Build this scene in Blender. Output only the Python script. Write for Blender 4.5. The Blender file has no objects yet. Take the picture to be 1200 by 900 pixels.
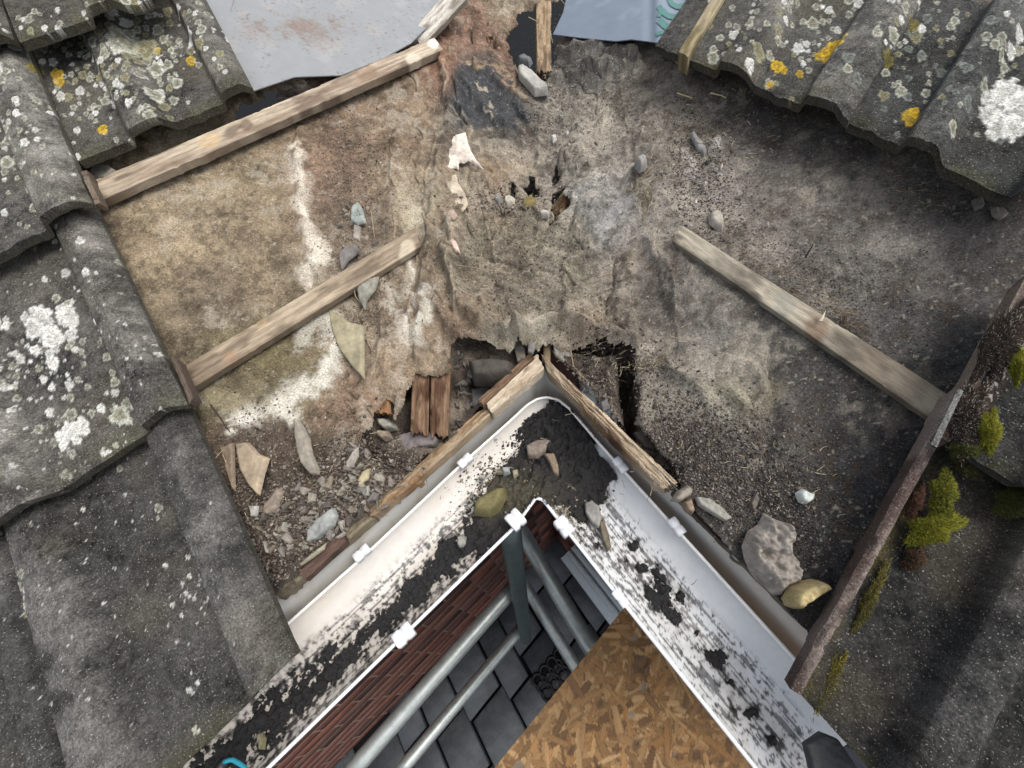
import bpy, math, random
import numpy as np
from mathutils import Vector, Matrix
random.seed(7); rng = np.random.default_rng(7)
scene = bpy.context.scene; C = scene.collection
rad = math.radians

# ------------------------------------------------------------------ camera
F = 500.0                                    # focal length in photo pixels (1200 wide)
def rot(p, y, r):
    f = np.array([math.sin(y)*math.cos(p), math.cos(y)*math.cos(p), -math.sin(p)])
    a = np.array([math.cos(y), -math.sin(y), 0]); d = np.cross(f, a)
    c, s = math.cos(r), math.sin(r)
    return np.array([c*a+s*d, -s*a+c*d, f])
R = rot(rad(56.2), rad(-16.3), rad(12.1))
cam = bpy.data.cameras.new('camera'); cam.sensor_width = 36; cam.lens = F/1200*36
cam.clip_start = .02; cam.clip_end = 400
co = bpy.data.objects.new('camera', cam); C.objects.link(co); scene.camera = co
M = Matrix(((R[0][0], -R[1][0], -R[2][0], 0), (R[0][1], -R[1][1], -R[2][1], 0), (R[0][2], -R[1][2], -R[2][2], 3.2), (0, 0, 0, 1)))
co.matrix_world = M
CZ = 3.2                                     # the eye is 3.2 m above the paving
# ------------------------------------------------------------------ light
w = bpy.data.worlds.new('World'); scene.world = w; w.use_nodes = True
nt = w.node_tree; bg = nt.nodes['Background']; sky = nt.nodes.new('ShaderNodeTexSky')
sky.sky_type = 'NISHITA'; sky.sun_disc = False
SUN_EL, SUN_AZ = rad(64), rad(88)            # azimuth from +y towards +x
sky.sun_elevation = SUN_EL; sky.sun_rotation = SUN_AZ; sky.dust_density = 4; sky.air_density = .8
hs = nt.nodes.new('ShaderNodeHueSaturation'); hs.inputs['Saturation'].default_value = .38   # thin cloud greys the sky
nt.links.new(sky.outputs[0], hs.inputs['Color']); nt.links.new(hs.outputs[0], bg.inputs[0]); bg.inputs[1].default_value = .15
sl = bpy.data.lights.new('sun', 'SUN'); sl.energy = .8; sl.angle = rad(32); sl.color = (1, .95, .88)
so = bpy.data.objects.new('sun', sl); C.objects.link(so)
sd = Vector((math.sin(SUN_AZ)*math.cos(SUN_EL), math.cos(SUN_AZ)*math.cos(SUN_EL), math.sin(SUN_EL)))
so.rotation_euler = sd.to_track_quat('Z', 'Y').to_euler(); so.location = (2, 2, 6)
vs = scene.view_settings; vs.view_transform = 'Standard'; vs.look = 'None'; vs.exposure = 0.92; vs.gamma = 1
scene.cycles.max_bounces = 5

# ------------------------------------------------------------------ numeric helpers
def _h(i, j, k, s):
    n = (i*374761393 + j*668265263 + k*1274126177 + s*974634777) & 0xffffffff
    n = ((n ^ (n >> 13))*1274126177) & 0xffffffff
    return ((n ^ (n >> 16)) & 0xffff)/65535.0
def vn(x, y, z=0.0, s=0):
    x, y = np.asarray(x, float), np.asarray(y, float); z = np.zeros_like(x)+z
    i, j, k = np.floor(x).astype(np.int64), np.floor(y).astype(np.int64), np.floor(z).astype(np.int64)
    a, b, c = x-i, y-j, z-k; a = a*a*(3-2*a); b = b*b*(3-2*b); c = c*c*(3-2*c)
    def L(k):
        return (_h(i, j, k, s)*(1-a)+_h(i+1, j, k, s)*a)*(1-b)+(_h(i, j+1, k, s)*(1-a)+_h(i+1, j+1, k, s)*a)*b
    if not np.any(c): return L(k)
    return L(k)*(1-c)+L(k+1)*c
def fbm(x, y, z=0.0, o=4, s=0, g=.5):
    t = 0; am = 1; tot = 0
    for q in range(o):
        t = t+am*vn(x*2**q, y*2**q, (z*2**q if not np.isscalar(z) or z else 0), s+q*17); tot += am; am *= g
    return t/tot
def lin(c):
    c = np.asarray(c, float)/255.0
    return np.where(c <= .04045, c/12.92, ((c+.055)/1.055)**2.4)
def sm(a, b, x): t = np.clip((x-a)/(b-a), 0, 1); return t*t*(3-2*t)
def ray(u, v):
    u, v = np.asarray(u, float), np.asarray(v, float)
    return np.stack([u-600, v-450, np.zeros_like(u)+F], -1) @ R
def P(u, v, H):                              # point seen at (u,v) lying H metres below the eye
    r = ray(u, v); return r*(-H/r[..., 2:3])
def proj(X):
    c = np.asarray(X) @ R.T; return 600+F*c[..., 0]/c[..., 2], 450+F*c[..., 1]/c[..., 2]
def polydist(u, v, pts, closed=True):        # signed px distance, negative inside a closed outline
    u, v = np.asarray(u, float), np.asarray(v, float)
    pts = np.array(pts, float); n = len(pts); d = np.full(u.shape, 1e9); ins = np.zeros(u.shape, bool)
    for i in range(n if closed else n-1):
        a, b = pts[i], pts[(i+1) % n]; e = b-a
        t = np.clip(((u-a[0])*e[0]+(v-a[1])*e[1])/(e@e+1e-9), 0, 1)
        d = np.minimum(d, np.hypot(u-a[0]-t*e[0], v-a[1]-t*e[1]))
        if closed and e[1] != 0: ins ^= ((a[1] > v) != (b[1] > v)) & (u < (v-a[1])*e[0]/e[1]+a[0])
    return np.where(ins, -d, d)

# ------------------------------------------------------------------ roof planes
HE = .565
def eaves(p, q, side):
    a, b = P(p[0], p[1], HE), P(q[0], q[1], HE); e = (b-a); e[2] = 0; e /= np.linalg.norm(e)
    n = np.array([-e[1], e[0], 0.])          # horizontal, pointing up the slope
    if n @ (P(side[0], side[1], HE)-a) < 0: n = -n
    return a, e, n
aL, eL, nL = eaves((335, 690), (632, 418), (200, 300)); aR, eR, nR = eaves((785, 572), (640, 416), (1000, 300))
TP = math.tan(rad(20))
def upL(x, y): return (x-aL[0])*nL[0]+(y-aL[1])*nL[1]
def upR(x, y): return (x-aR[0])*nR[0]+(y-aR[1])*nR[1]
def zbase(x, y, side=None):
    l, r = -HE+TP*upL(x, y), -HE+TP*upR(x, y)
    if side == 'L': return l
    if side == 'R': return r
    return (l+r+np.sqrt((l-r)**2+.035**2))/2
GL_, GR_ = TP*nL[:2], TP*nR[:2]
KL, KR = -HE-GL_@aL[:2], -HE-GR_@aR[:2]
def _pt(r, off=0.0):
    dl_, dr_ = r[..., 2]-r[..., :2]@GL_, r[..., 2]-r[..., :2]@GR_
    tl_ = np.where(dl_ < -1e-3, (KL+off)/np.minimum(dl_, -1e-3), 50.); tr_ = np.where(dr_ < -1e-3, (KR+off)/np.minimum(dr_, -1e-3), 50.)
    return tl_, tr_, dl_, dr_
def march(u, v, fn, off=0.0):
    r = ray(u, v); tl_, tr_, dl_, dr_ = _pt(r, off); t = np.minimum(tl_, tr_); dd = np.where(tl_ < tr_, dl_, dr_)
    for _ in range(14):
        X = r*t[..., None]; f = fn(X[..., 0], X[..., 1])+off-t*r[..., 2]; t = t+.8*f/np.minimum(dd, -50.)
    return r*t[..., None]
def AT(u, v, side=None, off=0.0):
    u, v = np.asarray(u, float), np.asarray(v, float)
    if side is None: return march(u, v, lambda x, y: zbase(x, y), off)
    r = ray(u, v); tl_, tr_, _, _ = _pt(r, off); return r*(tl_ if side == 'L' else tr_)[..., None]
NL = np.cross(eL, nL+np.array([0, 0, TP])); NL /= np.linalg.norm(NL); NL *= np.sign(NL[2])
NR = np.cross(eR, nR+np.array([0, 0, TP])); NR /= np.linalg.norm(NR); NR *= np.sign(NR[2])

# ------------------------------------------------------------------ mesh helpers (world z = local + CZ)
def mesh_np(name, V, Fq, col=None, mat=None, smooth=True, tri=None, origin=None, frame=None):
    V = np.asarray(V, float).reshape(-1, 3)
    O = V.mean(0) if origin is None else np.asarray(origin, float)
    me = bpy.data.meshes.new(name)
    L = V-O
    if frame is not None: L = L @ np.asarray(frame).T     # rows of frame = local axes
    faces = []
    nq = 0 if Fq is None else len(Fq); nt_ = 0 if tri is None else len(tri)
    loops = np.concatenate([np.asarray(Fq).ravel() if nq else np.zeros(0, int), np.asarray(tri).ravel() if nt_ else np.zeros(0, int)]).astype(np.int32)
    starts = np.concatenate([np.arange(nq)*4, nq*4+np.arange(nt_)*3]).astype(np.int32)
    me.vertices.add(len(V)); me.vertices.foreach_set('co', L.astype(np.float32).ravel())
    me.loops.add(len(loops)); me.loops.foreach_set('vertex_index', loops)
    me.polygons.add(nq+nt_); me.polygons.foreach_set('loop_start', starts)
    me.update(calc_edges=True)
    if smooth: me.polygons.foreach_set('use_smooth', np.ones(nq+nt_, bool))
    if col is not None:
        a = me.color_attributes.new('Col', 'FLOAT_COLOR', 'POINT')
        if np.ndim(col) > 1 and _RIM[0] is not None and len(col) == _RIM[0][2] and len(V) > len(col): col = np.concatenate([col, col[_RIM[0][0]], col[_RIM[0][1]]])
        c = np.ones((len(V), 4), np.float32); c[:, :3] = np.asarray(col).reshape(-1, 3) if np.ndim(col) > 1 else col
        a.data.foreach_set('color', c.ravel())
    if mat: me.materials.append(mat)
    me.validate()
    o = bpy.data.objects.new(name, me); C.objects.link(o)
    W = Matrix.Translation(Vector((O[0], O[1], O[2]+CZ)))
    if frame is not None:
        fr = np.asarray(frame); W = W @ Matrix([[fr[0][0], fr[1][0], fr[2][0], 0], [fr[0][1], fr[1][1], fr[2][1], 0], [fr[0][2], fr[1][2], fr[2][2], 0], [0, 0, 0, 1]])
    o.matrix_world = W
    return o
def gridq(nu, nv, base=0, flip=False):
    i = np.arange(nu*nv).reshape(nu, nv)+base
    q = np.stack([i[:-1, :-1], i[1:, :-1], i[1:, 1:], i[:-1, 1:]], -1).reshape(-1, 4)
    return q[:, ::-1] if flip else q
_RIM = [None]
def shell(G, down):                          # closed slab from a top grid G[nu,nv,3]; down = offset grid or vector
    nu, nv = G.shape[:2]; B = G+down; n = nu*nv
    i = np.arange(n).reshape(nu, nv)
    rim = np.concatenate([i[:-1, 0], i[-1, :-1], i[:0:-1, -1], i[0, :0:-1]]); m = len(rim)
    V = np.concatenate([G.reshape(-1, 3), B.reshape(-1, 3)]); _RIM[0] = (rim, rim+n, len(V)); V = np.concatenate([V, V[rim], V[rim+n]])
    a = np.arange(m)+2*n; nx = np.roll(a, -1)
    side = np.stack([a, a+m, nx+m, nx], -1)
    return V, np.concatenate([gridq(nu, nv), gridq(nu, nv, n, True), side])
def thing(name, label, cat, loc, group=None):
    o = bpy.data.objects.new(name, None); C.objects.link(o); o.empty_display_size = .05
    o.location = (loc[0], loc[1], loc[2]+CZ); tag(o, label, cat, group); return o
def tag(o, label, cat, group=None, kind=None):
    if label: o['label'] = label
    if cat: o['category'] = cat
    if group: o['group'] = group
    if kind: o['kind'] = kind
    return o
def parent(o, p):
    bpy.context.view_layer.update(); mw = o.matrix_world.copy()
    o.parent = p; o.matrix_parent_inverse = Matrix(); pm = p.matrix_world if p.matrix_world else Matrix()
    o.matrix_basis = pm.inverted() @ mw; return o

# ------------------------------------------------------------------ materials
def mat(name, rough=.85, scale=300, var=.25, bump=.3, bdist=.001, spec=.3, speck=0, metal=0, col=None, stretch=(1, 1, 1), scale2=None):
    m = bpy.data.materials.new(name); m.use_nodes = True; n = m.node_tree.nodes; l = m.node_tree.links
    b = n['Principled BSDF']; b.inputs['Roughness'].default_value = rough; b.inputs['Metallic'].default_value = metal
    b.inputs['Specular IOR Level'].default_value = spec
    tc = n.new('ShaderNodeTexCoord'); mp = n.new('ShaderNodeMapping'); mp.inputs['Scale'].default_value = stretch
    l.new(tc.outputs['Object'], mp.inputs[0])
    no = n.new('ShaderNodeTexNoise'); no.inputs['Scale'].default_value = scale; no.inputs['Detail'].default_value = 4
    no.inputs['Roughness'].default_value = .7; l.new(mp.outputs[0], no.inputs['Vector'])
    if col is None:
        at = n.new('ShaderNodeAttribute'); at.attribute_name = 'Col'; cs = at.outputs['Color']
    else:
        rg = n.new('ShaderNodeRGB'); rg.outputs[0].default_value = (*lin(col), 1); cs = rg.outputs[0]
    mr = n.new('ShaderNodeMapRange'); mr.inputs[1].default_value = .3; mr.inputs[2].default_value = .7
    mr.inputs[3].default_value = 1-var; mr.inputs[4].default_value = 1+var; l.new(no.outputs['Fac'], mr.inputs[0])
    mu = n.new('ShaderNodeVectorMath'); mu.operation = 'SCALE'; l.new(cs, mu.inputs[0]); l.new(mr.outputs[0], mu.inputs['Scale'])
    out = mu.outputs[0]
    if speck:
        n2 = n.new('ShaderNodeTexNoise'); n2.inputs['Scale'].default_value = scale2 or scale*2.2; n2.inputs['Detail'].default_value = 2
        l.new(mp.outputs[0], n2.inputs['Vector'])
        r2 = n.new('ShaderNodeMapRange'); r2.inputs[1].default_value = .64; r2.inputs[2].default_value = .72; l.new(n2.outputs['Fac'], r2.inputs[0])
        r2.inputs[4].default_value = speck
        mx = n.new('ShaderNodeMix'); mx.data_type = 'RGBA'; l.new(r2.outputs[0], mx.inputs[0]); l.new(out, mx.inputs[6])
        mx.inputs[7].default_value = (.5, .48, .42, 1); out = mx.outputs[2]
        r3 = n.new('ShaderNodeMapRange'); r3.inputs[1].default_value = .30; r3.inputs[2].default_value = .38; l.new(n2.outputs['Fac'], r3.inputs[0])
        r3.inputs[3].default_value = .45; r3.inputs[4].default_value = 1
        m3 = n.new('ShaderNodeVectorMath'); m3.operation = 'SCALE'; l.new(out, m3.inputs[0]); l.new(r3.outputs[0], m3.inputs['Scale']); out = m3.outputs[0]
    l.new(out, b.inputs['Base Color'])
    if bump:
        bu = n.new('ShaderNodeBump'); bu.inputs['Strength'].default_value = bump; bu.inputs['Distance'].default_value = bdist
        l.new(no.outputs['Fac'], bu.inputs['Height']); l.new(bu.outputs[0], b.inputs['Normal'])
    return m
M_felt = mat('underlay_felt', .92, 340, .46, .9, .0028, .2, speck=.34, scale2=520)
M_soil = mat('soil_rubble', .95, 260, .5, .9, .004, .2, speck=.3)
M_tile = mat('concrete_tile', .9, 420, .6, 1, .003, .25, speck=.55, scale2=560)
M_upvc = mat('white_upvc', .38, 90, .05, .1, .0005, .5)
M_dirt = mat('wet_black_dirt', .6, 500, .6, .9, .003, .5, speck=.12)
M_wood = mat('weathered_wood', .85, 60, .32, .6, .0012, .25, stretch=(1, 14, 14))
M_rot = mat('rotten_wood', .9, 70, .45, 1, .004, .2, stretch=(1, 9, 9))
M_stone = mat('stone_chip', .85, 240, .22, .6, .001, .3)
M_slate = mat('slate_chip', .7, 160, .16, .4, .0006, .4)
M_sheet = mat('breather_membrane', .55, 30, .05, .25, .002, .4)
M_straw = mat('dry_stems', .9, 200, .2, 0)
M_moss = mat('moss', .9, 400, .25, 0)
M_brick = mat('red_brick', .9, 60, .25, .6, .003, .2)
M_mortar = mat('mortar', .95, 80, .2, .5, .002, .1, col=(104, 88, 78))
M_galv = mat('galvanised_steel', .42, 40, .18, .15, .001, .5, metal=.6, col=(168, 174, 170))
M_post = mat('dull_steel', .5, 40, .2, .2, .001, .4, metal=.5, col=(92, 104, 102))
M_pave = mat('dark_paving', .6, 14, .35, .6, .01, .4)
M_drive = mat('paving_joint', .95, 20, .3, .4, .01, .2, col=(12, 14, 16))
M_plas = mat('black_plastic', .5, 60, .1, .1, .001, .4, col=(14, 15, 17))
M_teal = mat('teal_rubber', .45, 60, .05, .1, .001, .5, col=(30, 120, 138))
M_ink = mat('green_print', .6, 500, .25, 0, col=(84, 124, 118))
M_frame = mat('painted_frame', .4, 60, .04, .05, .001, .5, col=(205, 214, 216))
M_osb = mat('strand_board', .75, 220, .14, .4, .0006, .3)

# ------------------------------------------------------------------ felt: shape
FOLDS = [  # outline in photo pixels, half width px, height m
    ([(520, 60), (528, 150), (515, 210), (505, 270), (500, 340), (490, 420)], 7, .010),
    ([(470, 150), (460, 220), (455, 280)], 10, .006), ([(350, 150), (352, 240), (372, 320)], 10, .006),
    ([(522, 300), (545, 365), (575, 388), (610, 392)], 9, .020), ([(610, 392), (665, 385), (705, 398), (738, 400)], 10, .022),
    ([(600, 345), (640, 360), (690, 375)], 18, .014), ([(760, 280), (782, 320), (790, 370)], 7, .009),
    ([(548, 210), (580, 222), (612, 226)], 9, .012), ([(650, 60), (700, 62), (745, 60)], 5, .012), ([(655, 90), (690, 75), (720, 72)], 5, .008),
    ([(555, 70), (600, 110), (628, 150)], 5, .009), ([(545, 90), (580, 140), (612, 150)], 4, .006), ([(535, 65), (532, 100), (545, 150)], 5, .008),
    ([(680, 130), (670, 180), (700, 215), (690, 260)], 22, .012), ([(735, 300), (725, 360)], 12, .008),
    ([(780, 420), (800, 440), (830, 465)], 8, .008), ([(840, 450), (880, 480), (900, 460), (880, 430)], 10, .007), ([(745, 480), (760, 510)], 10, .006),
    ([(430, 300), (425, 420)], 8, .008), ([(440, 330), (455, 440)], 12, .006), ([(505, 345), (535, 395)], 6, .010),
    ([(900, 400), (910, 500), (890, 560)], 9, -.005), ([(560, 250), (620, 262), (700, 250)], 30, .010),
    ([(520, 255), (535, 275)], 8, .012)]
CRACKS = [([(470, 65), (486, 130), (480, 200), (498, 262), (494, 330), (484, 400)], 1.3), ([(500, 262), (522, 268), (548, 262), (560, 275)], 1.3), ([(552, 195), (575, 212), (600, 232)], 1.6), ([(624, 232), (640, 236), (650, 252)], 1.5),
          ([(560, 300), (596, 312), (640, 318), (680, 330)], 1.2), ([(690, 390), (716, 372), (726, 340), (722, 300)], 1.3), ([(668, 260), (690, 290), (730, 300)], 1.1), ([(572, 44), (588, 60), (600, 82), (622, 118)], 1.4), ([(520, 20), (536, 34), (556, 36)], 1.4), ([(590, 10), (574, 24), (566, 38)], 1.4), ([(416, 350), (428, 420), (420, 480)], 1.3), ([(456, 300), (462, 380), (450, 440)], 1.1), ([(640, 60), (690, 88), (740, 84)], 1.4), ([(655, 75), (690, 105), (700, 140)], 1.3), ([(528, 62), (527, 100), (530, 128), (540, 148)], 1.6), ([(540, 230), (548, 245), (552, 258)], 2), ([(505, 300), (522, 352), (538, 372)], 2), ([(408, 440), (415, 470), (425, 490)], 1.6),
          ([(378, 502), (400, 492), (410, 478), (402, 470)], 1.2), ([(372, 497), (385, 490), (395, 478), (400, 485), (412, 472)], 1.2), ([(540, 52), (552, 40), (562, 30), (560, 18)], 1.5),
          ([(660, 205), (668, 212), (690, 215)], 1.3), ([(651, 185), (655, 200), (648, 208)], 2), ([(758, 460), (760, 490), (772, 495)], 1.4)]
LAPS = [([60, 130, 200, 270, 340, 400], [522, 512, 500, 494, 482, 476], .0045, 1), ([150, 230, 300, 370], [553, 550, 524, 541], -.004, 1), ([280, 330, 400], [762, 780, 792], .004, 1), ([150, 240, 330, 440], [455, 462, 450, 432], .003, 1), ([200, 300, 380], [560, 575, 600], .003, 1), ([100, 180, 260], [728, 742, 752], .0035, 1)]
def laps(u, v, x, y):
    z = 0; c = 0
    for vv_, uu_, h_, _ in LAPS:
        ul = np.interp(v, vv_, uu_)+(fbm(x*24, y*24, 0, 3, 19)-.5)*18; on = sm(vv_[0]-12, vv_[0]+8, v)*sm(vv_[-1]+12, vv_[-1]-8, v); du = (u-ul)*np.sign(h_)
        z = z+on*abs(h_)*sm(-.6, .9, du)*np.exp(-np.clip(du, 0, None)/45); c = np.maximum(c, on*sm(2.6, .8, np.abs(du-1.4)))
    return z, c
def felt_z(x, y):
    z = zbase(x, y); X = np.stack([x, y, z], -1); u, v = proj(X)
    cen = np.exp(-((u-640)/150)**2)*sm(520, 330, v)
    rdg = 1-np.abs(fbm(x*17, y*17, 0, 3, 13)-.5)*6; d = (fbm(x*9, y*9, 0, 4, 3)-.5)*(.014+.024*cen)+np.clip(rdg, 0, 1)**2*(.002+.006*cen)+(fbm(x*45, y*45, 0, 3, 9)-.5)*(.0035+.010*cen)+(fbm(x*160, y*160, 0, 2, 21)-.5)*(.0010+.0022*cen)
    d = d+laps(u, v, x, y)[0]*1.25
    bot = sm(470, 560, v)*sm(470, 400, u)*1.0; bot2 = sm(520, 600, v)*sm(700, 760, u)
    d += (bot+bot2*.6)*((fbm(x*70, y*70, 0, 3, 31)-.4)*.012)
    uu = u+(vn(x*60, y*60, 0, 5)-.5)*8; vv = v+(vn(x*60, y*60, 0, 6)-.5)*8
    for pts, w_, h_ in FOLDS:
        q = polydist(uu, vv, pts, False); d += 1.35*h_*np.exp(-(q/(w_*.85))**2)
    for pts, w_ in CRACKS:
        q = polydist(uu+(vn(x*22, y*22, 0, 17)-.5)*26, vv+(vn(x*22, y*22, 0, 18)-.5)*26, pts, False); d -= .010*np.exp(-(q/(w_*.8))**2)*sm(.25, .5, vn(x*90, y*90, 0, 15))
    # sag a little under the eaves side and where the boards carry it
    return z+d-.004
HOLES = [
    [(590, 45), (594, 28), (612, 12), (640, 2), (690, -20), (670, 10), (660, 42), (650, 60), (646, 84), (626, 92), (606, 70)],
    [(566, 37), (584, 39), (577, 48)], [(605, 230), (616, 200), (626, 197), (628, 226), (615, 231)], [(647, 262), (651, 230), (665, 216), (669, 238)], [(646, 202), (652, 187), (653, 200), (649, 208)],
    [(541, 398), (572, 400), (602, 408), (640, 406), (650, 402), (668, 404), (705, 413), (737, 406), (741, 420), (746, 492), (760, 512), (790, 548), (800, 575), (700, 500), (640, 440), (560, 500), (505, 548), (465, 560), (430, 535), (424, 500), (433, 478), (452, 466), (458, 487), (470, 466), (481, 448), (484, 437), (500, 440), (527, 436), (533, 405)],
    [(298, 112), (345, 92), (402, 90), (360, 108), (300, 132), (262, 146)]]
def holemask(u, v):
    m = np.zeros(np.shape(u), bool)
    for h in HOLES: m |= polydist(u, v, h) < 0
    return m
# ------------------------------------------------------------------ felt: colour (blended control colours, darker at lower right, plus stains)
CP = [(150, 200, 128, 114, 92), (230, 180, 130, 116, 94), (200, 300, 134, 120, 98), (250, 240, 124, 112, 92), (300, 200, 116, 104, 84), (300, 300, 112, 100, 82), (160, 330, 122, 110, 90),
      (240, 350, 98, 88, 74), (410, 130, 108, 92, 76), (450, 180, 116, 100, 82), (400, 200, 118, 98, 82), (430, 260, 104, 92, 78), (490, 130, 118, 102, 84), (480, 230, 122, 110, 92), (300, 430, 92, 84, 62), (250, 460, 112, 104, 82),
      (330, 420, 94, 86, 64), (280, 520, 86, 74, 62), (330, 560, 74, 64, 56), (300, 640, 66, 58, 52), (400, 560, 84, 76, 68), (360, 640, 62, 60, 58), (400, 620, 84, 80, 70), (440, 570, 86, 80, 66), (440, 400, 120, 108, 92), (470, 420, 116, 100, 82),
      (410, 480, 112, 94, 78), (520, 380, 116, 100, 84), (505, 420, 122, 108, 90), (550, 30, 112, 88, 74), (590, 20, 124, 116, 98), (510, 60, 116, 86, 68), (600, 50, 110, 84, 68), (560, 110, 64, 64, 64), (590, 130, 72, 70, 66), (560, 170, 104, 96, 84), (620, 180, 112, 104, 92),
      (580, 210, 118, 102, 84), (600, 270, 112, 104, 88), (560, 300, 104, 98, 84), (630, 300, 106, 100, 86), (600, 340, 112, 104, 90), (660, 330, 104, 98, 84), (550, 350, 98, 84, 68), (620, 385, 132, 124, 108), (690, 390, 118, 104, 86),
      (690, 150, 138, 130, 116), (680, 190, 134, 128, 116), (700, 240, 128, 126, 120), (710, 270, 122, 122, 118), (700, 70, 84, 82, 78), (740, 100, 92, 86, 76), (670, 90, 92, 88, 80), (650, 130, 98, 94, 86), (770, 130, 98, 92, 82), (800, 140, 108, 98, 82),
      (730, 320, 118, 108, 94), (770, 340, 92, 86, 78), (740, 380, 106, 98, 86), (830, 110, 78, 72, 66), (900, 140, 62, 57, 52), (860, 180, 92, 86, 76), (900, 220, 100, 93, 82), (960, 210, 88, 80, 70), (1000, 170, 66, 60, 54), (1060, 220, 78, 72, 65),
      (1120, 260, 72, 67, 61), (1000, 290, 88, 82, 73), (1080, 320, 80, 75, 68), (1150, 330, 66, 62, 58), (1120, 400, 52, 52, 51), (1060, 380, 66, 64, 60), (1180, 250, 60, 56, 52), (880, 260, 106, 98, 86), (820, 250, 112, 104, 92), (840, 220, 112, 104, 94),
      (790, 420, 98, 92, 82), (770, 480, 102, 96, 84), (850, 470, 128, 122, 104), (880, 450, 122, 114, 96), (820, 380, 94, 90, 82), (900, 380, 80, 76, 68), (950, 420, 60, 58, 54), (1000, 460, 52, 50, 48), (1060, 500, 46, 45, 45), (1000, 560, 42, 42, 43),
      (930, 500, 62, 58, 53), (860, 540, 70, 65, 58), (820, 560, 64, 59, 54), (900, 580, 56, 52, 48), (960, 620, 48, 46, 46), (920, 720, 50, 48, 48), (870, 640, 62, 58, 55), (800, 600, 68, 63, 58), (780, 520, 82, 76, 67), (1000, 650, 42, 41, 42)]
WHITE = [([(343, 178), (350, 205), (355, 235), (362, 262), (374, 290), (372, 300), (360, 322), (362, 335)], 8, (222, 214, 196), .9),
         ([(352, 392), (368, 378), (384, 375), (392, 398), (388, 425), (375, 445), (350, 462), (320, 478), (290, 486), (275, 492)], 10, (214, 210, 196), 1),
         ([(350, 455), (335, 475), (340, 490)], 12, (210, 206, 192), .9), ([(455, 335), (462, 360), (470, 385), (478, 395)], 7, (206, 200, 184), .8), ([(486, 240), (490, 262), (480, 290), (478, 320), (475, 345)], 6, (198, 190, 170), .7),
         ([(500, 345), (495, 370), (492, 395)], 7, (212, 208, 194), .8), ([(478, 270), (484, 340), (480, 385)], 3, (220, 214, 200), .7), ([(478, 235), (480, 260)], 12, (186, 176, 150), .6), ([(510, 200), (512, 240)], 3, (190, 180, 160), .6),
         ([(620, 372), (635, 382), (600, 380)], 6, (196, 188, 170), .6), ([(765, 290), (780, 330), (788, 350)], 2.5, (160, 154, 142), .7), ([(800, 178), (812, 188), (808, 200), (822, 205)], 4, (196, 188, 178), .8), ([(835, 165), (838, 175)], 4, (196, 190, 182), .8),
         ([(838, 192), (842, 205)], 4, (196, 190, 182), .8), ([(805, 212), (820, 218), (832, 217)], 2.5, (190, 182, 170), .8), ([(836, 228), (845, 232)], 3, (196, 188, 178), .8), ([(720, 222), (735, 235), (715, 262)], 5, (156, 156, 156), .5), ([(612, 190), (600, 195), (622, 198)], 5, (196, 180, 156), .6),
         ([(560, 195), (600, 200)], 4, (150, 134, 112), .5), ([(700, 145), (690, 170)], 22, (150, 142, 128), .5), ([(545, 72), (580, 80), (600, 95), (618, 115)], 2.5, (170, 150, 120), .7), ([(562, 95), (568, 108)], 2, (196, 184, 160), .8), ([(568, 120), (576, 133)], 1.5, (190, 178, 156), .8),
         ([(845, 455), (880, 478), (905, 455)], 14, (136, 128, 104), .6), ([(300, 455), (275, 475)], 10, (160, 150, 122), .5), ([(850, 372), (855, 392)], 5, (128, 124, 116), .5), ([(700, 165), (718, 190), (712, 205)], 8, (150, 146, 136), .5), ([(665, 130), (660, 160)], 6, (138, 132, 120), .5)]
DARK = [([(540, 66), (530, 95), (534, 125), (545, 148), (600, 150), (625, 145), (606, 108), (575, 82)], (56, 59, 62), .85, 5), ([(260, 500), (330, 490), (420, 540), (470, 560), (440, 600), (330, 680), (280, 620)], (66, 56, 48), .55, 14),
        ([(380, 150), (440, 140), (440, 300), (390, 300)], (84, 72, 62), .35, 20), ([(350, 640), (410, 600), (430, 620), (360, 690)], (52, 44, 40), .7, 8), ([(650, 60), (745, 60), (740, 95), (660, 110)], (70, 68, 66), .5, 10)]
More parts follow.
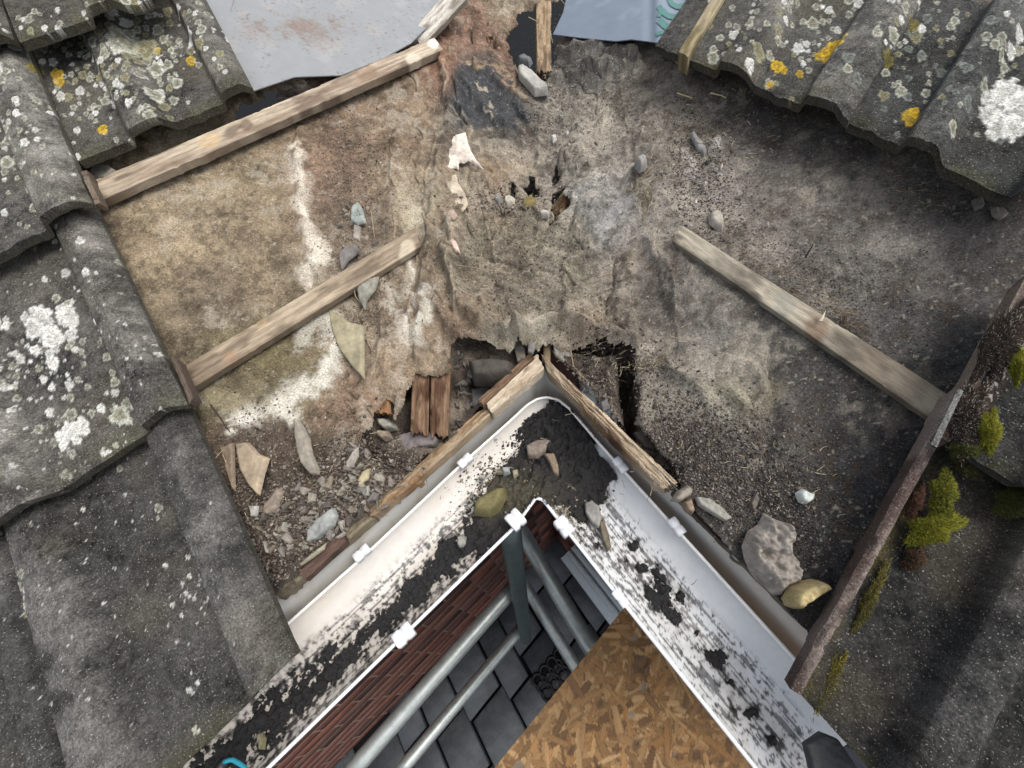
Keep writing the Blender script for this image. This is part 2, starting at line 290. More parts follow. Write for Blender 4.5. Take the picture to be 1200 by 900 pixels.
def felt_col(x, y, z):
    u, v = proj(np.stack([x, y, z], -1))
    uw = u+(fbm(x*14, y*14, 0, 3, 41)-.5)*60; vw = v+(fbm(x*14, y*14, 0, 3, 57)-.5)*60
    num = 0; den = 0
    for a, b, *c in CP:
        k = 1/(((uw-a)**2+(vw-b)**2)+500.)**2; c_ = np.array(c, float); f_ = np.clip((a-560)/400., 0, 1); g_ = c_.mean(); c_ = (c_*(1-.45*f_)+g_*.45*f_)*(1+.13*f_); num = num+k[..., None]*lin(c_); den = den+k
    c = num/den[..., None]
    n1 = fbm(x*30, y*30, 0, 4, 71); n2 = fbm(x*130, y*130, 0, 3, 77); n3 = vn(x*420, y*420, 0, 79)
    c = c*(1.06+(n1-.5)*1.15+(n2-.5)*.9+(n3-.5)*.5)[..., None]
    n4 = fbm(x*18+3, y*18, 0, 5, 83); n5 = fbm(x*85, y*85, 0, 4, 85)
    m = (sm(.50, .66, n4)*sm(.42, .62, n5)*.45*sm(1180, 850, u)*sm(650, 480, v))[..., None]; c = c*(1-m)+lin((164, 156, 140))*m
    m = (sm(.52, .40, n4)*sm(.5, .66, n5)*.5)[..., None]; c = c*(1-m)+lin((64, 54, 44))*m
    w1 = (fbm(x*50, y*50, 0, 4, 91)-.5); w2 = (fbm(x*50, y*50, 0, 4, 95)-.5)
    for pts, cc, al, soft in DARK:
        q = polydist(u+w1*30, v+w2*30, pts); m = sm(soft, -soft, q)*al
        c = c*(1-m[..., None])+lin(cc)*m[..., None]*(1+(n2-.5)*.8)[..., None]
    for pts, wd, cc, al in WHITE:
        q = polydist(u+w1*22, v+w2*22, pts, False)+(n2-.5)*wd*1.6; m = sm(wd*1.9, wd*.3, q+(n5-.5)*wd*2.2)*al*sm(.12, .5, n2+.2*(q < wd*.5))
        m = m*(.55+.45*sm(.35, .7, n1)); c = c*(1-m[..., None])+lin(cc)*(.72+.2*n5)[..., None]*m[..., None]
    m = (laps(u, v, x, y)[1]*.55*sm(.3, .6, n1))[..., None]; c = c*(1-m)+lin((158, 146, 124))*m
    # rusty and mortar crumbs
    r = vn(x*260, y*260, 0, 103); m = sm(.86, .95, r)*.5; c = c*(1-m[..., None])+lin((170, 162, 148))*m[..., None]
    return np.clip(c, .004, .8)
st = .0018
def felt_grid():
    xs = np.arange(-1.05, 1.35, st); ys = np.arange(-.45, 1.45, st)
    Xg, Yg = np.meshgrid(xs, ys, indexing='ij'); zb = zbase(Xg, Yg); u, v = proj(np.stack([Xg, Yg, zb], -1))
    keep = (u > -25) & (u < 1225) & (v > -25) & (v < 925) & (np.maximum(upL(Xg, Yg), upR(Xg, Yg)) > .002)
    return Xg, Yg, keep
Xg, Yg, keep = felt_grid()
idx = -np.ones(Xg.shape, int)
x, y = Xg[keep], Yg[keep]; idx[keep] = np.arange(keep.sum())
z = felt_z(x, y); u, v = proj(np.stack([x, y, zbase(x, y)], -1))
jag = (fbm(x*26, y*26, 0, 3, 205)-.5)*26+(fbm(x*130, y*130, 0, 2, 201)-.5)*4; jag2 = (fbm(x*30+7, y*30, 0, 3, 209)-.5)*24
hm = holemask(u+jag, v+jag2)
edge = np.zeros_like(z)
hd = np.full(z.shape, 99.)
for h in HOLES: hd = np.minimum(hd, polydist(u+jag, v+jag2, h))
z = z-.006*np.exp(-(np.clip(hd, 0, 99)/2.5)**2)              # torn edge curls down: a visible thickness
q = np.stack([idx[:-1, :-1], idx[1:, :-1], idx[1:, 1:], idx[:-1, 1:]], -1).reshape(-1, 4)
q = q[(q >= 0).all(1)]; q = q[~hm[q].any(1)]
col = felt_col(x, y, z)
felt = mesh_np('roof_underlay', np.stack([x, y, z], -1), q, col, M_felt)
tag(felt, None, None, kind='structure')
ZG = zbase(Xg, Yg); ZG[keep] = z
def _look(grid, x0, y0, st_, fb):
    def f(x, y):
        a, b = (np.asarray(x, float)-x0)/st_, (np.asarray(y, float)-y0)/st_; ok = (a > 0) & (b > 0) & (a < grid.shape[0]-2) & (b < grid.shape[1]-2)
        a, b = np.clip(a, 0, grid.shape[0]-2.001), np.clip(b, 0, grid.shape[1]-2.001); i, j = a.astype(int), b.astype(int); a, b = a-i, b-j
        q = (grid[i, j]*(1-a)+grid[i+1, j]*a)*(1-b)+(grid[i, j+1]*(1-a)+grid[i+1, j+1]*a)*b
        return np.where(ok, q, zbase(x, y))
    return f
felt_zf = _look(ZG, Xg[0, 0], Yg[0, 0], st, None)
# the roof void under the torn felt: rubble packed between the rafters
x2 = np.arange(-.75, .75, .004); Xv, Yv = np.meshgrid(x2, np.arange(-.1, 1.35, .004), indexing='ij')
inb = np.maximum(upL(Xv, Yv), upR(Xv, Yv)) > .012
uv_, vv_ = proj(np.stack([Xv, Yv, zbase(Xv, Yv)], -1))
def void_z(x, y):
    z = zbase(x, y); u, v = proj(np.stack([x, y, z], -1))
    dep = .052+(fbm(x*14, y*14, 0, 3, 301)-.5)*.04
    soil = sm(6, -14, polydist(u, v, [(645, 396), (728, 402), (730, 440), (738, 500), (790, 560), (700, 500), (650, 440)]))
    dep = dep*(1-soil)+.014*soil
    dep = dep+.09*sm(5, -3, polydist(u, v, [(730, 404), (748, 402), (750, 500), (740, 500)]))
    dep = dep+.07*sm(12, -6, polydist(u, v, [(545, 415), (560, 405), (560, 440), (548, 450)]))+.06*sm(12, -6, polydist(u, v, [(462, 480), (482, 450), (482, 500), (468, 505)]))
    dep = dep+.10*sm(300, 200, v)+.05*sm(200, 60, v)
    fill = sm(.05, .0, np.maximum(upL(x, y), upR(x, y)))*sm(300, 420, v); dep = dep*(1-.45*fill)
    dep = dep-.022*sm(20, -20, polydist(u, v, [(430, 500), (470, 510), (500, 530), (470, 560), (430, 545)]))
    return z-dep+(fbm(x*45, y*45, 0, 3, 311)-.5)*.022+(fbm(x*140, y*140, 0, 2, 315)-.5)*.006
xv, yv = Xv.ravel(), Yv.ravel(); zv = void_z(xv, yv)
cv = lin((74, 66, 58))*(.55+.9*fbm(xv*40, yv*40, 0, 3, 321))[:, None]
pal = fbm(xv*30, yv*30, 0, 3, 325); k_ = sm(.5, .62, pal)[:, None]*.7; cv = cv*(1-k_)+lin((122, 112, 100))*k_*(.6+.8*fbm(xv*120, yv*120, 0, 2, 327))[:, None]
qv = gridq(*Xv.shape); qv = qv[inb.ravel()[qv].all(1)]
void_zf = _look(zv.reshape(Xv.shape), Xv[0, 0], Yv[0, 0], .004, None)
tag(mesh_np('rubble_bed', np.stack([xv, yv, zv], -1), qv, cv, M_soil), None, None, kind='structure')

# ------------------------------------------------------------------ roof tiles
LICH = []                                    # (u, v, r, kind) measured growth on the tiles, photo pixels
def lich(cu, cv, su, sv, n, r0, r1, kinds, seed, rotd=0):
    g = np.random.default_rng(seed); c, s = math.cos(rad(rotd)), math.sin(rad(rotd))
    for _ in range(n):
        a, b = g.normal(0, su), g.normal(0, sv)
        rr = g.uniform(r0, r1)*(1 if g.random() < .7 else .55); pu, pv = cu+a*c-b*s, cv+a*s+b*c
        if any((pu-q[0])**2+(pv-q[1])**2 < (.72*(rr+q[2]))**2 for q in LICH[-400:]): continue
        LICH.append((pu, pv, rr, kinds[g.integers(len(kinds))]))
rg_ = ['ring']; 
lich(150, 70, 42, 32, 190, 2.5, 7, ['ring', 'ring', 'white', 'olive'], 1); lich(120, 110, 34, 24, 110, 2.5, 6.5, ['ring', 'ring', 'white'], 2); lich(185, 70, 24, 34, 90, 2.5, 7, ['ring', 'olive'], 3)
lich(140, 50, 12, 10, 10, 7, 12, ['ring', 'olive'], 31); lich(172, 48, 8, 18, 9, 6, 11, ['olive', 'ring'], 32); lich(110, 118, 14, 8, 8, 5, 9, ['ring', 'olive'], 33); lich(60, 25, 40, 10, 24, 2, 5, ['ring', 'white'], 4)
lich(170, 40, 50, 30, 90, 1, 2.2, ['white'], 5); lich(250, 40, 14, 30, 20, 2, 6, ['ring', 'white'], 6); lich(20, 150, 22, 50, 50, 2, 6, ['ring', 'white'], 7); lich(60, 180, 24, 40, 40, 1.2, 4, ['white', 'ring'], 8)
lich(10, 190, 8, 20, 14, 5, 9, ['ring', 'white'], 34)
lich(60, 380, 16, 14, 30, 5, 11, ['white'], 9); lich(70, 410, 16, 14, 20, 5, 10, ['ring', 'white'], 10); lich(90, 500, 14, 12, 22, 3, 8, ['white', 'ring'], 11); lich(140, 485, 12, 8, 12, 4, 8, ['ring'], 12); lich(60, 440, 40, 60, 150, 1.2, 6, ['white', 'ring'], 13)
lich(80, 440, 60, 80, 150, .8, 2, ['white'], 14); lich(160, 380, 20, 50, 24, 1.2, 3.6, ['white'], 15); lich(15, 380, 12, 6, 8, 3, 6, ['white'], 35)
lich(100, 700, 90, 90, 110, .5, 1.9, ['white'], 16); lich(225, 700, 14, 18, 34, 1, 3.4, ['white'], 17); lich(180, 590, 3, 6, 3, 4, 6, ['ring'], 18); lich(35, 700, 8, 20, 5, 3, 6, ['ring'], 19); lich(228, 800, 6, 10, 6, 2, 5, ['white'], 20); lich(228, 852, 3, 3, 2, 4, 6, ['ring'], 21)
lich(900, 40, 40, 30, 130, 1.5, 8, ['ring', 'ring', 'white', 'olive'], 22); lich(965, 30, 20, 22, 26, 2.5, 8, ['ring', 'white'], 23); lich(1100, 60, 50, 45, 100, 1.5, 8, ['dim', 'ring', 'olive'], 24); lich(1060, 30, 30, 20, 26, 2, 6, ['ring', 'white'], 25)
lich(1110, 140, 30, 20, 16, 3, 7, ['ring', 'dim'], 26); lich(990, 100, 8, 8, 4, 5, 9, ['dim', 'ring'], 27); lich(1180, 60, 14, 30, 16, 3, 8, ['ring', 'white'], 28)
for a in [(1165, 120, 17, 'white'), (1180, 112, 20, 'white'), (1195, 130, 24, 'white'), (1170, 148, 16, 'white'), (1188, 150, 16, 'white'), (1160, 135, 14, 'white'), (1066, 139, 10, 'yellow'), (1071, 133, 7, 'yellow'), (960, 66, 6, 'yellow'), (975, 60, 9, 'yellow'), (982, 54, 7, 'yellow'), (968, 68, 6, 'yellow'), (911, 78, 8, 'yellow'), (918, 82, 5, 'yellow'), (937, 88, 5, 'yellow'), (902, 99, 4, 'yellow'), (966, 62, 6, 'yellow'),
          (67, 88, 8, 'yellow'), (184, 60, 5, 'yellow'), (224, 72, 6, 'yellow'), (120, 152, 6, 'yellow'), (70, 96, 6, 'yellow'), (8, 562, 12, 'yellowd'), (45, 85, 6, 'yellowd'), (1070, 30, 8, 'yellowd'), (1040, 72, 8, 'yellowd'), (1155, 500, 5, 'yellowd'),
          (80, 372, 14, 'white'), (50, 372, 13, 'white'), (62, 395, 14, 'white'), (40, 385, 12, 'white'), (84, 504, 12, 'white'), (75, 512, 9, 'white'), (95, 500, 11, 'white'), (140, 487, 12, 'ring'), (135, 448, 6, 'ring'), (150, 60, 17, 'ring'), (172, 58, 14, 'olive'), (185, 116, 9, 'ring'), (183, 82, 9, 'ring')]: LICH.append(a)
LU = np.array([(a[0], a[1], a[2]) for a in LICH]); LK = [a[3] for a in LICH]
LC = {'ring': ((186, 188, 174), (128, 126, 108)), 'white': ((218, 218, 212), (196, 196, 188)), 'olive': ((150, 148, 118), (118, 112, 86)), 'dim': ((128, 134, 126), (92, 96, 90)), 'yellow': ((196, 164, 36), (170, 136, 24)), 'yellowd': ((120, 108, 40), (100, 92, 36))}
def tile_paint(G, c, hgt):
    u, v = proj(G); n = vn(G[..., 0]*300, G[..., 1]*300, 0, 401); n2 = vn(G[..., 0]*110, G[..., 1]*110, 0, 403)
    bx = (u.min()-15, u.max()+15, v.min()-15, v.max()+15)
    for i in range(len(LICH)):
        a, b, r = LU[i]
        if a < bx[0] or a > bx[1] or b < bx[2] or b > bx[3]: continue
        s = (np.abs(u-a) < r*1.8) & (np.abs(v-b) < r*1.8)
        if not s.any(): continue
        du, dv = u[s]-a, v[s]-b; an = np.arctan2(dv, du)
        rr = r*(1+.10*np.sin(an*3+i)+.08*np.sin(an*5+i*2.3)+.06*np.sin(an*9+i*1.3)+(n[s]-.5)*.22+(n2[s]-.5)*.3)
        q = np.hypot(du, dv)/rr; rim = lin(LC[LK[i]][0]); ins = lin(LC[LK[i]][1])
        m = sm(1.04, .8, q)*(.9 if r > 2.5 else .75)*(.7+.3*float((i*7919) % 97)/97)
        ringm = sm(.5, .78, q)+(n[s] > .8)*.35; ringm = np.clip(ringm, 0, 1)
        halo = sm(1.35, 1.0, q)*sm(.98, 1.06, q)*.2; c[s] = c[s]*(1-halo[:, None])
        cc = ins*(1-ringm[:, None])+rim*ringm[:, None]; cc = cc*(.72+.5*n[s])[:, None]
        k = m[:, None]; c[s] = c[s]*(1-k)+cc*k; hgt[s] = np.maximum(hgt[s], m*(.0005+.0009*ringm)*(1 if r > 3 else .6))
    return c, hgt
def tile(cor, side, rolls, label, ob=.060, ot=.028, base=(92, 88, 80), step=.0018, thick=.014, uneven=.002, mossy=0.0, strip=None, group='concrete roof tiles left on the roof', seed=0, extra=None):
    """cor: seen corners, lower-left, lower-right, upper-right, upper-left"""
    c = [AT(*cor[0], side, ob), AT(*cor[1], side, ob), AT(*cor[2], side, ot), AT(*cor[3], side, ot)]
    N = NL if side == 'L' else NR
    wu = np.linalg.norm(c[1]-c[0]); wv = np.linalg.norm(c[3]-c[0])
    nu, nv = max(8, int(wu/step)), max(8, int(wv/step)); s = np.linspace(0, 1, nu)[:, None, None]; t = np.linspace(0, 1, nv)[None, :, None]
    G = c[0]*(1-s)*(1-t)+c[1]*s*(1-t)+c[2]*s*t+c[3]*(1-s)*t
    s2, t2 = np.broadcast_to(s[..., 0], (nu, nv)), np.broadcast_to(t[..., 0], (nu, nv)); h = np.zeros((nu, nv))
    for r0, r1, hh in rolls:
        k = np.clip((s2-r0)/(r1-r0), 0, 1); ins = (s2 >= r0) & (s2 <= r1)
        ed0 = sm(0, .12, k) if r0 > .0 else 1; ed1 = sm(1, .62, k) if r1 < 1 else sm(1.2, .7, k)
        h = np.where(ins, np.maximum(h, 1.45*hh*ed0*ed1*(.7+.3*np.sin(np.pi*k))), h)
    X, Y = G[..., 0], G[..., 1]
    nose = .004*np.exp(-((t2*wv)/.012)**2); chip = sm(.62, .9, vn(X*50+seed, Y*50, 0, 411))*.003*np.exp(-((t2*wv)/.006)**2)
    h = h+(fbm(X*25, Y*25, 0, 3, 421+seed)-.5)*uneven+(fbm(X*190, Y*190, 0, 3, 431)-.5)*.0016-nose*.6-chip
    f1 = fbm(X*16, Y*16, 0, 4, 441+seed); f2 = fbm(X*120, Y*120, 0, 3, 451); f3 = vn(X*480, Y*480, 0, 461)
    bs = np.array(base, float); bs = (bs*.5+bs.mean()*.5)*.93; cc = lin(bs)*(1+(f1-.5)*1.7+(f2-.5)*1.2+(f3-.5)*.8)[..., None]
    rm = np.clip(h/.016, 0, 1)*sm(.3, .6, fbm(X*30, Y*30, 0, 3, 475)); cc = cc*(.80+rm[..., None]*.85)  # roll highlights painted into the colour: raised rolls lighter, flat pans darker
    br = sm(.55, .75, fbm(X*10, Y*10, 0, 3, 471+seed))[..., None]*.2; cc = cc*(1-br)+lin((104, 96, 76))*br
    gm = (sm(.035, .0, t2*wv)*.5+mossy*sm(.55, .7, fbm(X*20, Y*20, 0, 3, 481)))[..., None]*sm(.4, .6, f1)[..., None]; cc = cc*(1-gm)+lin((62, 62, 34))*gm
    if extra: cc, h = extra(G, cc, h, s2, t2)
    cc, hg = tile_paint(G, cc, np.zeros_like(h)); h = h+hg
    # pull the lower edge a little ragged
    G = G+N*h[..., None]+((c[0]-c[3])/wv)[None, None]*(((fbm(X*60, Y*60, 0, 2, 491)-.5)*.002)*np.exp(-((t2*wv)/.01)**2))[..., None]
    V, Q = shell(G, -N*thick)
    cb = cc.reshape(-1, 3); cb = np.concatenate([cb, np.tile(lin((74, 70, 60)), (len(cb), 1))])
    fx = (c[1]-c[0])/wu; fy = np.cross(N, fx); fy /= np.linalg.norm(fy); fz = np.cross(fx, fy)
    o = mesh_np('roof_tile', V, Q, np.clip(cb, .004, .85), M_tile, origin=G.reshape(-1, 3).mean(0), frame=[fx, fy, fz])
    tag(o, label, 'roof tile', group); return o
tile([(-60, 655), (222, 475), (112, 240), (-150, 388)], 'L', [(.14, .42, .013), (.80, 1, .020)], 'grey roof tile with the big white crusty lichen patch, left edge of the photo', base=(94, 90, 80), seed=1)
tile([(-120, 348), (110, 240), (26, 40), (-190, 130)], 'L', [(.12, .36, .010), (.72, 1, .016)], 'grey roof tile beside the top batten end, rough broken lower right corner', base=(98, 95, 84), seed=2, ob=.075, ot=.045)
tile([(90, 188), (297, 105), (234, -14), (24, 35)], 'L', [(.27, .54, .014), (.80, 1, .014)], 'roof tile crusted all over with round pale lichen rings beside the grey sheet', base=(88, 84, 72), seed=3, ob=.058, ot=.020)
tile([(22, 48), (192, -8), (150, -110), (-20, -60)], 'L', [(.45, .75, .012)], 'roof tile at the top left corner overlapping the lichen ringed tile', base=(90, 86, 70), seed=4, ob=.095, ot=.06, mossy=.5)
tile([(-90, 82), (18, 48), (-8, -40), (-120, 0)], 'L', [(.7, 1, .012)], 'sliver of roof tile in the extreme top left corner', base=(84, 80, 68), seed=5, ob=.088, ot=.055)
tile([(120, 990), (350, 765), (214, 455), (10, 585)], 'L', [(0, .30, .015), (.74, 1, .022)], 'dark grey roof tile above the left gutter with scattered white paint-like specks', base=(74, 72, 66), seed=6, ob=.050, ot=.018)
tile([(-110, 1170), (119, 992), (9, 587), (-210, 720)], 'L', [(.75, .97, .006)], 'dark plain roof tile in the bottom left corner', base=(70, 69, 64), seed=7, ob=.046, ot=.014)
tile([(768, 52), (994, 143), (1092, -16), (846, -60)], 'R', [(.38, .60, .015), (.80, 1, .015)], 'roof tile with yellow lichen dabs beside the slate blue sheet', base=(84, 82, 72), seed=8, ob=.060, ot=.028, mossy=.4)
tile([(996, 140), (1232, 252), (1340, 84), (1094, -18)], 'R', [(.30, .54, .015), (.84, 1, .015)], 'roof tile with the large round white lichen near the top right', base=(66, 68, 64), seed=9, ob=.054, ot=.022)
def ex5(G, c, h, s, t):
    u, v = proj(G); m = sm(8, -4, polydist(u+(vn(G[..., 0]*90, G[..., 1]*90, 0, 5)-.5)*16, v, [(1120, 520), (1160, 420), (1210, 320), (1210, 420), (1165, 470), (1140, 525)]))
    n = vn(G[..., 0]*260, G[..., 1]*260, 0, 8)
    cc = np.where((n > .7)[..., None], lin((160, 156, 150)), lin((44, 36, 30))); return c*(1-m[..., None])+cc*m[..., None], h
tile([(1107, 515), (1290, 628), (1400, 470), (1205, 320)], 'R', [(0, .16, .010), (.5, .8, .014)], 'mossy roof tile at the right edge with green moss cushions', base=(62, 62, 60), seed=10, ob=.070, ot=.040, mossy=.3, extra=ex5)
def ex6(G, c, h, s, t):
    m = sm(.14, .03, s)*sm(.3, .6, fbm(G[..., 0]*40, G[..., 1]*40, 0, 3, 12)); return c*(1-.7*m[..., None])+lin((84, 76, 40))*.7*m[..., None], h
tile([(930, 805), (1140, 1035), (1335, 640), (1128, 452)], 'R', [(0, .05, .004), (.50, .84, .024)], 'dark roof tile in the bottom right corner beside the end of the gutter', base=(60, 59, 56), seed=11, ob=.050, ot=.020, extra=ex6)

# ------------------------------------------------------------------ planks
def frame_of(a, b, n):
    fx = b-a; fx /= np.linalg.norm(fx); fz = n-fx*(n@fx); fz /= np.linalg.norm(fz); return np.array([fx, np.cross(fz, fx), fz])
def plank(name, q4, th, mt, c0, c1, seed=0, rough=.0008, nrm=None, grain=1.0, jag=0.0, spots=(), st=.003, cdark=None):
    """q4: 3-D corners of the seen top: start-a, end-a, end-b, start-b"""
    q4 = [np.asarray(p, float) for p in q4]; nrm = np.cross(q4[1]-q4[0], q4[3]-q4[0]) if nrm is None else np.asarray(nrm, float)
    nrm = nrm/np.linalg.norm(nrm); nrm = nrm*np.sign(nrm[2]) if abs(nrm[2]) > .2 else nrm
    L = np.linalg.norm(q4[1]-q4[0]); W = np.linalg.norm(q4[3]-q4[0]); nu = max(6, int(L/st)); nv = max(6, int(W/(st*.7)))
    s = np.linspace(0, 1, nu)[:, None, None]; t = np.linspace(0, 1, nv)[None, :, None]
    if jag:
        tt = np.broadcast_to(t, (nu, nv, 1)); j = (vn(tt*8+seed*3, tt*0, 0, 7)-.5)*jag+(vn(tt*25+seed*3, tt*0, 0, 7)-.5)*jag*.6; s = s+j*(s*2-1)
    G = q4[0]*(1-s)*(1-t)+q4[1]*s*(1-t)+q4[2]*s*t+q4[3]*(1-s)*t
    S, T = np.broadcast_to(s[..., 0]*L, (nu, nv)), np.broadcast_to(t[..., 0]*W, (nu, nv))
    g = fbm(S*14+seed, T*260, 0, 3, 501+seed); g2 = fbm(S*6+seed, T*40, 0, 3, 511+seed); g3 = fbm(S*60, T*60, 0, 3, 521+seed)
    h = (g-.5)*rough*2*grain+(g3-.5)*rough*2; e = np.minimum(T, W-T); h = h-.0015*np.exp(-(e/.0015)**2)-rough*3*sm(.6, .8, g3)*np.exp(-(e/.004)**2)
    m = np.clip(.5+(g-.5)*1.6*grain+(g2-.5)*1.2, 0, 1)[..., None]; c = lin(c0)*(1-m)+lin(c1)*m; c = c*(.85+.3*g3)[..., None]
    if cdark is not None:
        k = sm(.52, .72, fbm(S*22+seed, T*60, 0, 3, 531+seed))[..., None]*.8; c = c*(1-k)+lin(cdark)*k
    for (ss, tt_, r, cc, al) in spots:
        q = np.hypot((S-ss*L), (T-tt_*W))/r+(g3-.5)*.8; k = sm(1, .6, q)[..., None]*al; c = c*(1-k)+lin(cc)*k
    G = G+nrm*h[..., None]; V, Q = shell(G, -nrm*th); c2 = np.concatenate([c.reshape(-1, 3), c.reshape(-1, 3)*.9])
    return mesh_np(name, V, Q, np.clip(c2, .004, .85), mt, origin=G.reshape(-1, 3).mean(0), frame=frame_of(q4[0], q4[1], nrm))
def rp(pts, offs, side=None): return [AT(p[0], p[1], side, o) for p, o in zip(pts, offs)]
o = plank('batten', rp([(106, 212), (508, 43), (519, 57), (113, 236)], [.026, .028, .028, .026], 'L'), .014, M_wood, (124, 108, 92), (180, 168, 148), 1, cdark=(100, 86, 74), spots=[(.38, .45, .014, (84, 66, 52), .6), (.28, .5, .02, (176, 150, 110), .5), (.75, .4, .03, (120, 96, 76), .5), (.985, .4, .014, (214, 206, 190), .9), (.9, .8, .02, (206, 196, 176), .6)])
tag(o, 'upper left timber batten running from the roof tiles up to the grey sheet', 'batten')
o = plank('batten', rp([(209, 432), (486, 266), (493, 288), (222, 456)], [.020, .020, .020, .020], 'L'), .013, M_wood, (118, 104, 88), (166, 152, 130), 2, cdark=(96, 84, 70), spots=[(.3, .2, .012, (170, 146, 112), .35), (.16, .7, .012, (146, 112, 82), .35), (.94, .8, .02, (190, 180, 158), .6)])
tag(o, 'lower left timber batten across the brown felt, its end at a tile edge', 'batten')
rb = thing('batten', 'long grey weathered batten crossing the dark felt on the right slope', 'batten', AT(950, 380, 'R', .02))
o = plank('batten_length', rp([(788, 281), (1095, 492), (1112, 462), (800, 264)], [.016, .016, .016, .016], 'R'), .012, M_wood, (122, 114, 100), (164, 156, 138), 3, spots=[(.62, .4, .016, (108, 84, 66), .6), (.2, .5, .04, (150, 144, 128), .5), (.85, .5, .05, (104, 92, 78), .5), (.5, .5, .02, (128, 130, 120), .5)], cdark=(78, 72, 64))
parent(o, rb)
o = plank('splinter', rp([(960, 375), (966, 366), (968, 364), (964, 376)], [.026]*4, 'R'), .002, M_wood, (190, 176, 150), (200, 190, 170), 4); parent(o, rb)
o = plank('batten', rp([(474, 47), (526, -14), (548, -4), (498, 50)], [.012, .05, .05, .012], 'L'), .014, M_rot, (172, 164, 152), (216, 210, 200), 5, rough=.002, jag=.06, cdark=(116, 108, 98)); tag(o, 'short piece of broken batten covered in white mortar at the top', 'batten')
o = plank('batten', rp([(646, -30), (646, 86), (630, 82), (628, -30)], [.0, -.012, -.012, .0]), .03, M_rot, (136, 116, 94), (178, 156, 126), 6, rough=.005, jag=.05, cdark=(88, 72, 58))
tag(o, 'crumbling upright timber beside the black hole at the top', 'timber')
# note: long axis of that last piece runs start-a to start-b
o = plank('batten', rp([(767, 46), (796, 66), (801, 62), (776, 44)], [.018, .022, .022, .018], 'R'), .014, M_wood, (128, 104, 82), (160, 134, 108), 8); tag(o, 'small batten stub poking out under the blue sheet by the tile corner', 'batten')
o = plank('verge_strip', rp([(795, 60), (842, -16), (856, -16), (806, 66)], [.072, .05, .05, .072], 'R'), .03, M_wood, (116, 106, 84), (164, 152, 122), 9, cdark=(84, 74, 44)); tag(o, 'mossy timber strip along the left edge of the top right tiles', 'timber')
# timber ends visible in the hole
def bump_plank(name, pts, offs, th, c0, c1, seed, label, cat='timber', cd=(70, 46, 32)):
    o = plank(name, rp(pts, offs), th, M_rot, c0, c1, seed, rough=.004, jag=.10, cdark=cd, st=.0022); tag(o, label, cat); return o
bump_plank('rafter_end', [(503, 425), (502, 508), (481, 506), (484, 425)], [-.008, -.016, -.016, -.008], .035, (98, 76, 60), (150, 124, 98), 11, 'left half of the split orange-brown rotten rafter end')
bump_plank('rafter_end', [(528, 425), (525, 512), (504, 508), (505, 425)], [-.010, -.018, -.018, -.010], .035, (92, 72, 58), (144, 118, 94), 12, 'right half of the split rotten rafter end next to the dark hole')
bump_plank('rafter_end', [(456, 452), (458, 484), (435, 483), (438, 452)], [-.010, -.014, -.014, -.010], .02, (134, 98, 68), (166, 130, 94), 13, 'small splintered timber end peeping from under the torn felt tongue')
bump_plank('rafter_end', [(668, 214), (648, 240), (646, 262), (652, 262)], [-.006, -.03, -.03, -.006], .02, (116, 98, 76), (156, 136, 108), 14, 'thin tan timber inside the slot shaped tear in the valley felt', cd=(90, 60, 40))
bump_plank('rafter_end', [(645, 380), (645, 425), (637, 423), (637, 380)], [-.012, -.02, -.02, -.012], .02, (128, 112, 88), (156, 138, 110), 15, 'narrow timber stub just behind the corner of the eaves boards')

# ------------------------------------------------------------------ eaves boards, fascia
FB = [(150, 870), (335, 716), (420, 636), (500, 566), (560, 508), (606, 464), (637, 440), (668, 470), (700, 512), (745, 560), (790, 600), (860, 668), (955, 762), (1010, 815)]
def Hs(pts, H): return np.array([P(a, b, H) for a, b in pts])
# fascia: face from the bottom (behind the gutter) up to the eaves boards
bl = [(138, 882), (337, 722), (425, 645), (545, 532), (600, 482), (640, 452)]; tl = [(120, 858), (325, 697), (436, 602), (540, 513), (580, 480), (636, 430)]
br = [(640, 452), (662, 466), (712, 522), (800, 610), (945, 768), (1010, 840)]; tr = [(636, 430), (702, 488), (740, 531), (786, 582), (834, 626), (880, 673), (930, 722), (960, 755), (1030, 830)]
fa = thing('fascia', 'white plastic fascia board meeting in the inner corner behind the gutter', 'fascia', P(640, 450, .6))
def resample(a, n):
    a = np.asarray(a, float); d = np.r_[0, np.cumsum(np.linalg.norm(np.diff(a, axis=0), axis=1))]; t = np.linspace(0, d[-1], n)
    return np.stack([np.interp(t, d, a[:, k]) for k in range(a.shape[1])], -1)
for b_, t_, nn, dk in ((bl, tl, 300, 1.), (br, tr, 300, .12)):
    B, T = resample(Hs(b_, .632), nn), resample(Hs(t_, .584), nn); k = np.linspace(0, 1, 12)[None, :, None]
    G = B[:, None]*(1-k)+T[:, None]*k; G = np.concatenate([(B+(B-T)*q_)[:, None] for q_ in (1.6, .8)]+[G], 1); k = np.concatenate([k[:, :1]]*2+[k], 1)
    n = np.cross(B[-1]-B[0], T[0]-B[0]); n /= np.linalg.norm(n)
    if n @ (np.array([0, 0, -.6])-B[nn//2]) < 0: n = -n
    u_, v_ = proj(G); f = fbm(G[..., 0]*40, G[..., 1]*40, G[..., 2]*40, 3, 601); f2 = fbm(G[..., 0]*12, G[..., 1]*12, 0, 3, 611)
    m = np.clip(sm(.50, .75, f)*.5+sm(.35, 1, k[..., 0])*sm(.35, .6, f2)*.85+.10, 0, 1)[..., None]*dk
    c = lin((184, 184, 180))*(1-m)+lin((150, 138, 118))*m
    V, Q = shell(G, -n*.012); parent(mesh_np('fascia_board', V, Q, np.concatenate([c.reshape(-1, 3)]*2), M_upvc), fa)
